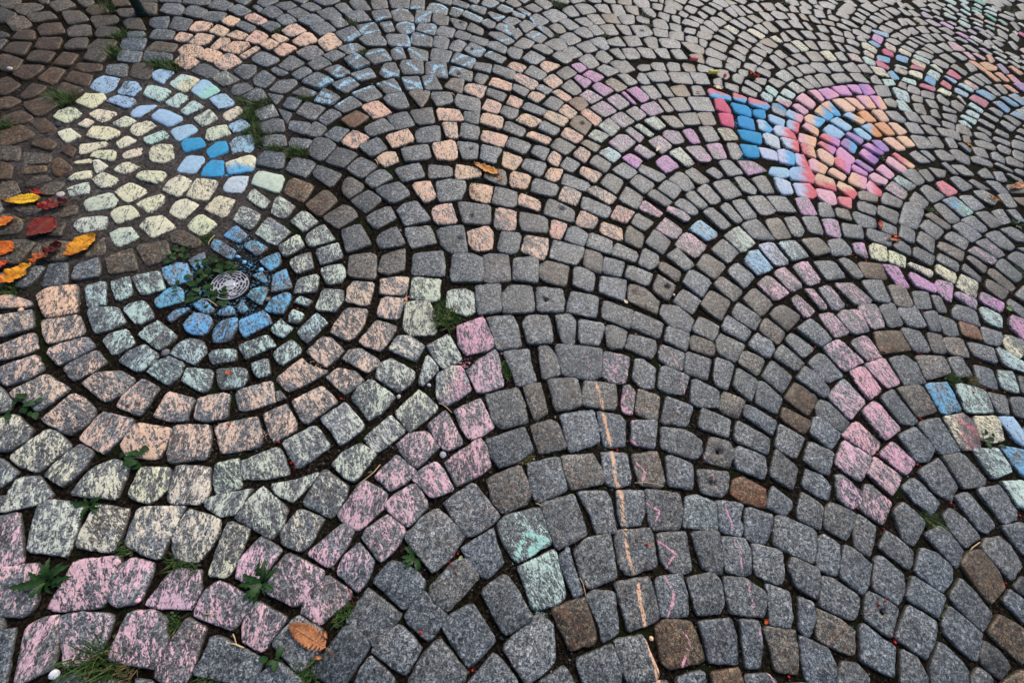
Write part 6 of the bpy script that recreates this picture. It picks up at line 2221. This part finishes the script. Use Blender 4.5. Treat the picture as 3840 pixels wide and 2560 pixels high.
    o = empty('berry', (x, y, (.004 if on else -.009))); o.scale = (r, r, r); o.rotation_euler = (random.uniform(-1.2, 1.2), random.uniform(-1.2, 1.2), 0)
    tag(o, lab, 'berry', 'red berries scattered over the cobbles')
    link('skin', bme, o); link('calyx', eme, o)

# ---------------------------------------------------------------- weeds, clover and grass
PLANTS = """weed -1058,-270 85 13|large dandelion rosette growing in the joint left of the wide pink chalked cobble
weed -1079,-78 60 11|leafy weed between the pale yellow chalked cobbles at the lower left
weed -519,-159 75 16|feathery weed between pink chalked cobbles above the tan brown leaf
weed -123,-6 70 15|leafy weed beside a plain grey cobble right of the pink chalked row
clover -1363,808 50 14|clover clump at the upper left of the drain cover
clover -1214,693 75 26|broad leafy clump growing over the left rim of the drain cover
clover -1150,807 32 10|small clover sprig just above the drain cover
clover -1118,660 50 14|trailing leafy weed over the lower rim of the drain cover
clover -1223,773 55 16|dark mossy weed filling the hole above the drain cover
clover -1446,123 55 18|clover between peach and pale yellow chalked cobbles at the left edge
clover -1036,66 45 14|clover in the joint below two peach chalked cobbles
clover -410,-309 20 7|tiny clover sprout left of the tan brown leaf
clover 1965,858 42 10|small broad leafed weed above a mint chalked cobble at the right
weed 2670,2344 60 12|bushy weed in a joint at the right edge of the paving
tuft -284,825 95 120|large grass tuft between the mint chalked cobbles and the pink one
tuft -830,-419 110 110|long grass clump along the bottom edge below pink chalked cobbles
tuft -751,-393 60 50|dry grass strands below the bottom row of pink chalked cobbles
tuft -744,-158 70 60|thin grass between pale yellow and pink chalked cobbles at lower left
tuft -698,-296 40 40|grass wisp between two pink chalked cobbles near the bottom left
tuft -912,-155 40 30|short grass in a joint between pale yellow chalked cobbles
tuft -278,-178 50 50|grass wisp at the right end of a pink chalked cobble above the tan leaf
tuft -310,-310 60 60|grass clump below the tan brown leaf at the bottom edge
tuft -543,-379 40 40|grass blades at the bottom edge on a dark grey cobble
tuft -2350,1475 110 120|bright grass tuft left of the yellow chalked cobbles
tuft -1626,1779 60 70|grass at the right side of the topmost light blue cobble
tuft -1541,1685 80 110|grass in the joint right of the light blue chalk arc
tuft -1467,1578 80 100|dense grass below the light blue chalk arc's right end
tuft -1541,1786 80 80|grass patch on the grey cobbles right of the blue chalk arc
tuft -1419,1524 70 90|grass thicket left of a brownish grey cobble in the middle left
tuft -1320,1512 70 90|low grass strip under a brownish grey cobble
tuft -1217,1508 80 110|grass patch above a grey cobble near the solid cream one
tuft -1378,1925 60 70|grass tuft left of the blue chalk loop
tuft -1384,1598 50 50|thin grass line between two grey cobble rows left of centre
tuft -2394,1892 90 90|grass strip between brown and grey cobbles at the upper left
tuft -2469,2050 80 80|grass between brown and grey cobbles above the strip
tuft -2696,2238 90 90|dark grass on brown cobbles close to the post
tuft -2170,1896 80 80|grass tuft above the topmost light blue cobble
tuft -2083,1898 80 70|leafy grass right of the topmost light blue cobble
tuft -2375,2091 50 40|grass wisp on grey cobbles below the post
tuft -259,3610 75 80|grass tuft among grey cobbles at the top edge centre
tuft -214,3162 45 50|small grass tuft right of the blue chalk drawing
tuft 117,3335 40 40|small grass wisp under a grey cobble near the top
tuft -878,3135 55 50|grass wisp on a cobble inside the blue chalk drawing
tuft -1446,2709 70 60|grass wisp above the left arm of the blue chalk drawing
tuft -1792,2455 55 50|green grass wisp beside a peach chalked cobble at the top
tuft -1270,2443 55 50|grass on the blue chalk line's left bend
tuft 396,3780 60 50|grass under a pale cobble near the top centre right
tuft 408,3621 60 50|grass below the one under the pale cobble
tuft 1577,4622 60 50|grass tuft on grey cobbles at the top right of centre
tuft 1538,4441 45 40|small grass wisp just below another near the top
tuft 2,660 55 50|dark grass between a pink chalked and a plain grey cobble
tuft 140,361 45 40|dry grass beside a red berry on plain grey cobbles
tuft 1992,1149 50 60|dry brown grass clump above a mint chalked cobble
tuft 1898,1130 55 60|grass clump above the blue chalked cobble at the right
tuft 1610,485 65 70|grass tuft in a wide joint at the lower right
tuft 1563,201 50 40|mossy grass in a dark joint near the bottom right corner
tuft 2145,2279 50 50|grass wisp left of a blue and mint chalked cobble
tuft 2533,1946 55 50|mossy grass at the right edge below a grey cobble
tuft 2188,2625 60 60|mossy grass on a grey cobble right below the chalk heart
tuft 2692,2903 55 50|mossy grass on a long grey cobble at the right
tuft 2744,3726 45 40|moss beside a pale yellow chalked cobble at the upper right
tuft -2438,1234 90 70|bright grass at the left edge on brown cobbles
tuft 2819,4915 85 60|mossy grass by lilac chalked cobbles at the upper right
tuft 4005,5800 120 80|dark mossy tuft at the top right corner
tuft 1961,2682 40 60|mossy sprig inside the chalk heart on its right side
tuft 2083,3701 40 40|mossy sprig above the chalk heart
tuft -1795,484 55 50|grass blades above a peach chalked cobble at the left edge
tuft -1308,909 45 50|grass beside the yellow cobble nearest the drain
tuft 993,2083 40 40|mossy grass on a cobble left of the heart's tip"""
def blade_leaf(L, Wd, toothed, seed):
    rg = np.random.default_rng(seed); n = 9; V = []; Fs = []; C = []
    for i in range(n+1):
        t = i/n; wv = Wd/2*(math.sin(math.pi*min(1, .08+.92*t)**(.8))**.8)*(1 if not toothed else (1.0 if i % 2 else .55))
        z = L*.34*math.sin(t*2.3)*(1-.35*t)
        for s in (-1, 0, 1):
            V.append((L*t, s*wv, z+abs(s)*wv*.35)); b = rg.normal(0, .12)
            g = np.array((.016, .050, .010))*math.exp(b)*(1.25 if s == 0 else 1)
            C.append((*g, 1))
    for i in range(n):
        for s in range(2): Fs.append((i*3+s, i*3+s+1, (i+1)*3+s+1, (i+1)*3+s))
    return V, Fs, C
LF = {}
for nm, (l, w_, tt) in dict(weed=(1, .34, True), clover=(1, .66, False)).items():
    LF[nm] = []
    for v in range(3):
        V, Fs, C = blade_leaf(l, w_*(.85+.15*v), tt, v+11); me = mesh('leaf', V, Fs, GREEN, True); attr_c(me, 'col', C); LF[nm].append(me)
for q, l in enumerate(PLANTS.split('\n')):
    a, lab = l.split('|'); kind, c, r, n = a.split(); c = gp(c); r = float(r)/1000.; n = int(n); rg = np.random.default_rng(500+q)
    if kind in LF:
        t = tag(empty('weed' if kind == 'weed' else 'clover', (c[0], c[1], -.010)), lab, 'weed', 'weeds in the joints')
        for k in range(n):
            if kind == 'weed': x = y = 0; an = k*2.4+rg.normal(0, .2); L = r*rg.uniform(.38, .80); x, y = .004*math.cos(an), .004*math.sin(an); zz = 0
            else:
                an = rg.uniform(0, 6.28); d = r*math.sqrt(rg.random())*.95; x, y = d*math.cos(an), d*math.sin(an); L = rg.uniform(.018, .032); zz = rg.uniform(.004, .016); an = rg.uniform(0, 6.28)
            o = link('leaf', LF[kind][int(rg.integers(3))], t, (x, y, zz)); o.scale = (L, L, L*(1 if kind == 'weed' else .5)); o.rotation_euler = (rg.normal(0, .2), rg.normal(0, .15), an)
    else:
        t = tag(empty('grass_tuft', (c[0], c[1], -.012)), lab, 'grass tuft', 'grass tufts in the joints')
        V = []; Fs = []; C = []
        dry = 'dry' in lab; moss = 'moss' in lab
        for k in range(int(n*2.4)):
            an = rg.uniform(0, 6.28); d = r*.55*math.sqrt(rg.random()); bx, by = d*math.cos(an), d*math.sin(an)
            if not free(c[0]+bx, c[1]+by) and rg.random() < .75: continue
            L = r*rg.uniform(.3, .85)*(.55 if moss else 1); la = rg.uniform(0, 6.28); lean = rg.uniform(.25, .95); w0 = rg.uniform(.0011, .0022)*(1.3 if r > .07 else 1)
            g = np.array((.038, .090, .015))*math.exp(rg.normal(0, .3))
            if dry and rg.random() < .7 or rg.random() < .12: g = np.array((.16, .12, .055))*math.exp(rg.normal(0, .3))
            b = len(V); dx, dy = math.cos(la), math.sin(la)
            for i in range(4):
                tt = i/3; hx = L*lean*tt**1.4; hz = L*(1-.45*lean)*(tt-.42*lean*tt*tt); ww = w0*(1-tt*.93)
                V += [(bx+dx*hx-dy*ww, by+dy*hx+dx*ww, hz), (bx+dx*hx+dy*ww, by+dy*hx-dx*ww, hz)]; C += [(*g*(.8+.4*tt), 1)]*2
            for i in range(3): Fs.append((b+2*i, b+2*i+1, b+2*i+3, b+2*i+2))
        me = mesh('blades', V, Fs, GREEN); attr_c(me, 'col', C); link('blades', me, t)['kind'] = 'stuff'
        if not dry:
            V = []; Fs = []; C = []                      # low mossy leaves round the foot
            for k in range(n):
                an = rg.uniform(0, 6.28); d = r*.7*math.sqrt(rg.random()); bx, by = d*math.cos(an), d*math.sin(an)
                if not free(c[0]+bx, c[1]+by): continue
                s = rg.uniform(.003, .007); ra = rg.uniform(0, 6.28); b = len(V)
                for m_ in range(5): aa = ra+m_*1.2566; V.append((bx+s*math.cos(aa), by+s*math.sin(aa)*.7, .003+rg.uniform(0, .008)))
                Fs.append((b, b+1, b+2, b+3, b+4)); C += [(*(np.array((.026, .055, .012))*math.exp(rg.normal(0, .25))), 1)]*5
            if V: me = mesh('moss', V, Fs, GREEN); attr_c(me, 'col', C); link('moss', me, t)['kind'] = 'stuff'

# ---------------------------------------------------------------- chalk sticks, crumbs, pebbles, straws
BM = {k: plain(k+'_chalk', s2l(v), .95, .1, 0, 220, .12, .3) for k, v in dict(coral=(246,124,132), yellow=(246,234,128), pinkc=(250,190,204), whitec=(236,240,246),
      peachc=(250,208,172), bluec=(140,206,246), cyanc=(46,170,230), greyc=(170,178,186)).items()}
STRAWM = plain('dry_straw', s2l((206,182,140)), .7, .3, 0, 300, .25, .1); REDSTEM = plain('red_stem', s2l((110,34,30)), .6, .3, 0, 300, .25, .1)
PEB = [plain('pebble_stone', s2l(v), .8, .3, 0, 140, .35, .3) for v in ((176,176,186), (140,132,120), (120,120,124), (196,190,186), (60,60,72))]
def rock(r, seed):
    rg = np.random.default_rng(seed); V, Fs = ball(1, 9, 6, .6); V = np.array(V)
    V = V*rg.uniform(.75, 1.2, 3)*r; V *= (1+rg.normal(0, .09, (len(V), 1))); return V, Fs
for q, l in enumerate("""stick 723,3272 774,3288 12 coral|coral pink chalk stick lying on the cobbles left of the yellow one
stick 852,3156 911,3183 13 yellow|short yellow chalk stick lying over a joint above the chalk heart
stick 954,3165 969,3158 13 coral|worn coral chalk stub below the yellow chalk stick
chip -802,-260 7 pinkc|small pale pink chalk chip beside the pink chalked cobbles at the lower left
chip -902,-440 11 whitec|white chalk lump at the bottom left corner
chip 604,-65 8 peachc|cream coloured chalk chip beside the peach chalk line
chip -1706,436 8 peachc|peach chalk crumb between two peach chalked cobbles at the left edge
chip -1041,831 10 bluec|light blue chalk lump right of the drain cover
chip -1119,846 8 bluec|light blue chalk crumb above the drain cover
chip -1155,863 9 bluec|light blue chalk crumb in the joint under a blue chalked cobble
chip -1431,1265 8 cyanc|bright blue chalk lump beside the solid blue cobble
chip -1173,758 6 greyc|pale grey pebble ring at the drain cover's upper left
pebble -134,301 10 | grey pebble between pink chalked cobbles
pebble -254,528 9 |small round pebble below a triangular pale yellow cobble
pebble -1163,410 13 |flat grey pebble between mint chalked cobbles
pebble -343,459 9 |little square grey pebble right of a pale yellow chalked cobble
pebble -951,709 11 |tan pebble between blue chalked cobbles right of the drain
pebble -1955,948 16 |pale mauve stone chip near the fallen leaves
pebble -2248,1315 15 |dark blue grey pebble left of a yellow chalked cobble
pebble -2692,1584 12 |pale pebble on brown cobbles at the left edge
pebble -144,869 9 |dark pebble right of the large grass tuft
pebble 649,1216 7 |pale seed like pebble beside a cobble with a hole
straw 371,44 398,-9 1.6 straw|straw stalk beside a red berry near the bottom
straw 201,220 221,217 2 straw|short pale straw between grey cobbles
straw -319,221 -368,139 2 straw|long thin straw left of a pink chalked cobble
straw -524,-300 -488,-302 3 straw|pale splinter below a pink chalked cobble near the bottom
straw -530,-280 -509,-299 2 straw|dry stalk end above the pale splinter
straw -1158,642 -1096,626 2.6 straw|tan straw below the drain cover
straw -1279,876 -1283,929 2.4 straw|tan straw beside the blue chalked cobble above the drain
straw -199,469 -144,446 2.2 straw|dry stalk right of a pale yellow chalked cobble
straw 1714,410 1766,451 2.5 straw|short straw in a joint at the lower right
straw 457,1175 511,1213 2 redstem|dark red leaf stalk on a brownish cobble
straw 467,1175 523,1177 1.8 redstem|dark red twig crossing another stalk on a brownish cobble
straw -1177,177 -1170,133 1.6 redstem|thin red stem on a peach chalked cobble
straw -287,-119 -252,-159 1.6 redstem|red berry stem in the joint right of pink chalked cobbles
straw -25,1 7,-27 1.8 redstem|dark red berry stem on a grey cobble near the bottom
straw 1272,136 1322,151 1.8 redstem|orange red berry stem beside a hollowed cobble
straw 439,721 478,739 1.4 redstem|red berry stalk in a joint above a pink streaked cobble
straw -623,-256 -596,-248 1.8 straw|dry grass stalk on a pink chalked cobble at lower left
straw 521,361 624,375 1.6 straw|thin dry stalk along the lower edge of a grey brown cobble
straw -672,2253 -645,2227 3 straw|short pale stick between grey cobbles left of a peach one
straw -860,1582 -831,1549 3.5 straw|bent pale straw beside a peach chalked cobble""".split('\n')):
    a, lab = l.split('|'); a = a.split(); k = a[0]
    if k == 'stick':
        p0, p1 = gp(a[1]), gp(a[2]); d = p1-p0; L = float(np.linalg.norm(d)); R = float(a[3])/1000.; c = (p0+p1)/2
        t = tag(empty('chalk_stick', (c[0], c[1], R*.98+.001), math.atan2(d[1], d[0])), lab, 'chalk stick', 'sticks of street chalk')
        n = 20; V = []; prof = ((-L/2, .80), (-L/2+.003, .97), (-L/2+.006, 1.0), (L/2-.008, .93), (L/2-.003, .88), (L/2, .70))
        for x, f in prof:
            for i in range(n): an = 2*math.pi*i/n; V.append((x, R*f*math.cos(an), R*f*math.sin(an)))
        Fs = [(i*n+j, i*n+(j+1) % n, (i+1)*n+(j+1) % n, (i+1)*n+j) for i in range(len(prof)-1) for j in range(n)]
        link('body', mesh('body', V, Fs, BM[a[4]], True), t)
        for nm, x, f in (('worn_tip', L/2, .70), ('butt_end', -L/2, .80)):
            sg = 1 if x > 0 else -1; bul = .0025 if x > 0 else .0006
            V = [(x, R*f*math.cos(2*math.pi*i/n), R*f*math.sin(2*math.pi*i/n)) for i in range(n)]+[(x+sg*bul, 0, 0)]
            link(nm, mesh(nm, V, [(i, (i+1) % n, n) if sg > 0 else ((i+1) % n, i, n) for i in range(n)], BM[a[4]], True), t)
    elif k == 'chip':
        c = gp(a[1]); r = float(a[2])/1000.; me = mesh('chalk_crumb', *rock(r, 70+q), BM[a[3]], True)
        tag(link('chalk_crumb', me, None, (c[0], c[1], r*.45 if not free(*c) else -.008)), lab, 'chalk crumb', 'crumbs of chalk')
    elif k == 'pebble':
        c = gp(a[1]); r = float(a[2])/1000.; pm = PEB[4] if 'dark' in lab else PEB[1] if 'tan' in lab else PEB[3] if 'pale' in lab else PEB[q % 3]
        me = mesh('pebble', *rock(r, 70+q), pm, True); tag(link('pebble', me, None, (c[0], c[1], -.006 if free(*c) else .004)), lab, 'pebble', 'loose pebbles')
    else:
        p0, p1 = gp(a[1]), gp(a[2]); r = float(a[3])/2000.; o = (p0+p1)/2; v0, v1 = p0-o, p1-o; nn = np.array((-(v1-v0)[1], (v1-v0)[0]))*.06
        V, Fs = tube([(*v0, .003), (*(v0*.4+v1*.0+nn), .006), (*(v1*.4+nn*.6), .006), (*v1, .003)], r*1.5, r*1.1)
        nm = 'straw' if a[4] == 'straw' else 'stem'
        tag(link(nm, mesh(nm, V, Fs, STRAWM if nm == 'straw' else REDSTEM, True), None, (o[0], o[1], .001)), lab, nm, 'dry stalks and stems on the paving')
print('objects', len(bpy.data.objects), 'tris', sum(len(m.polygons) for m in bpy.data.meshes))
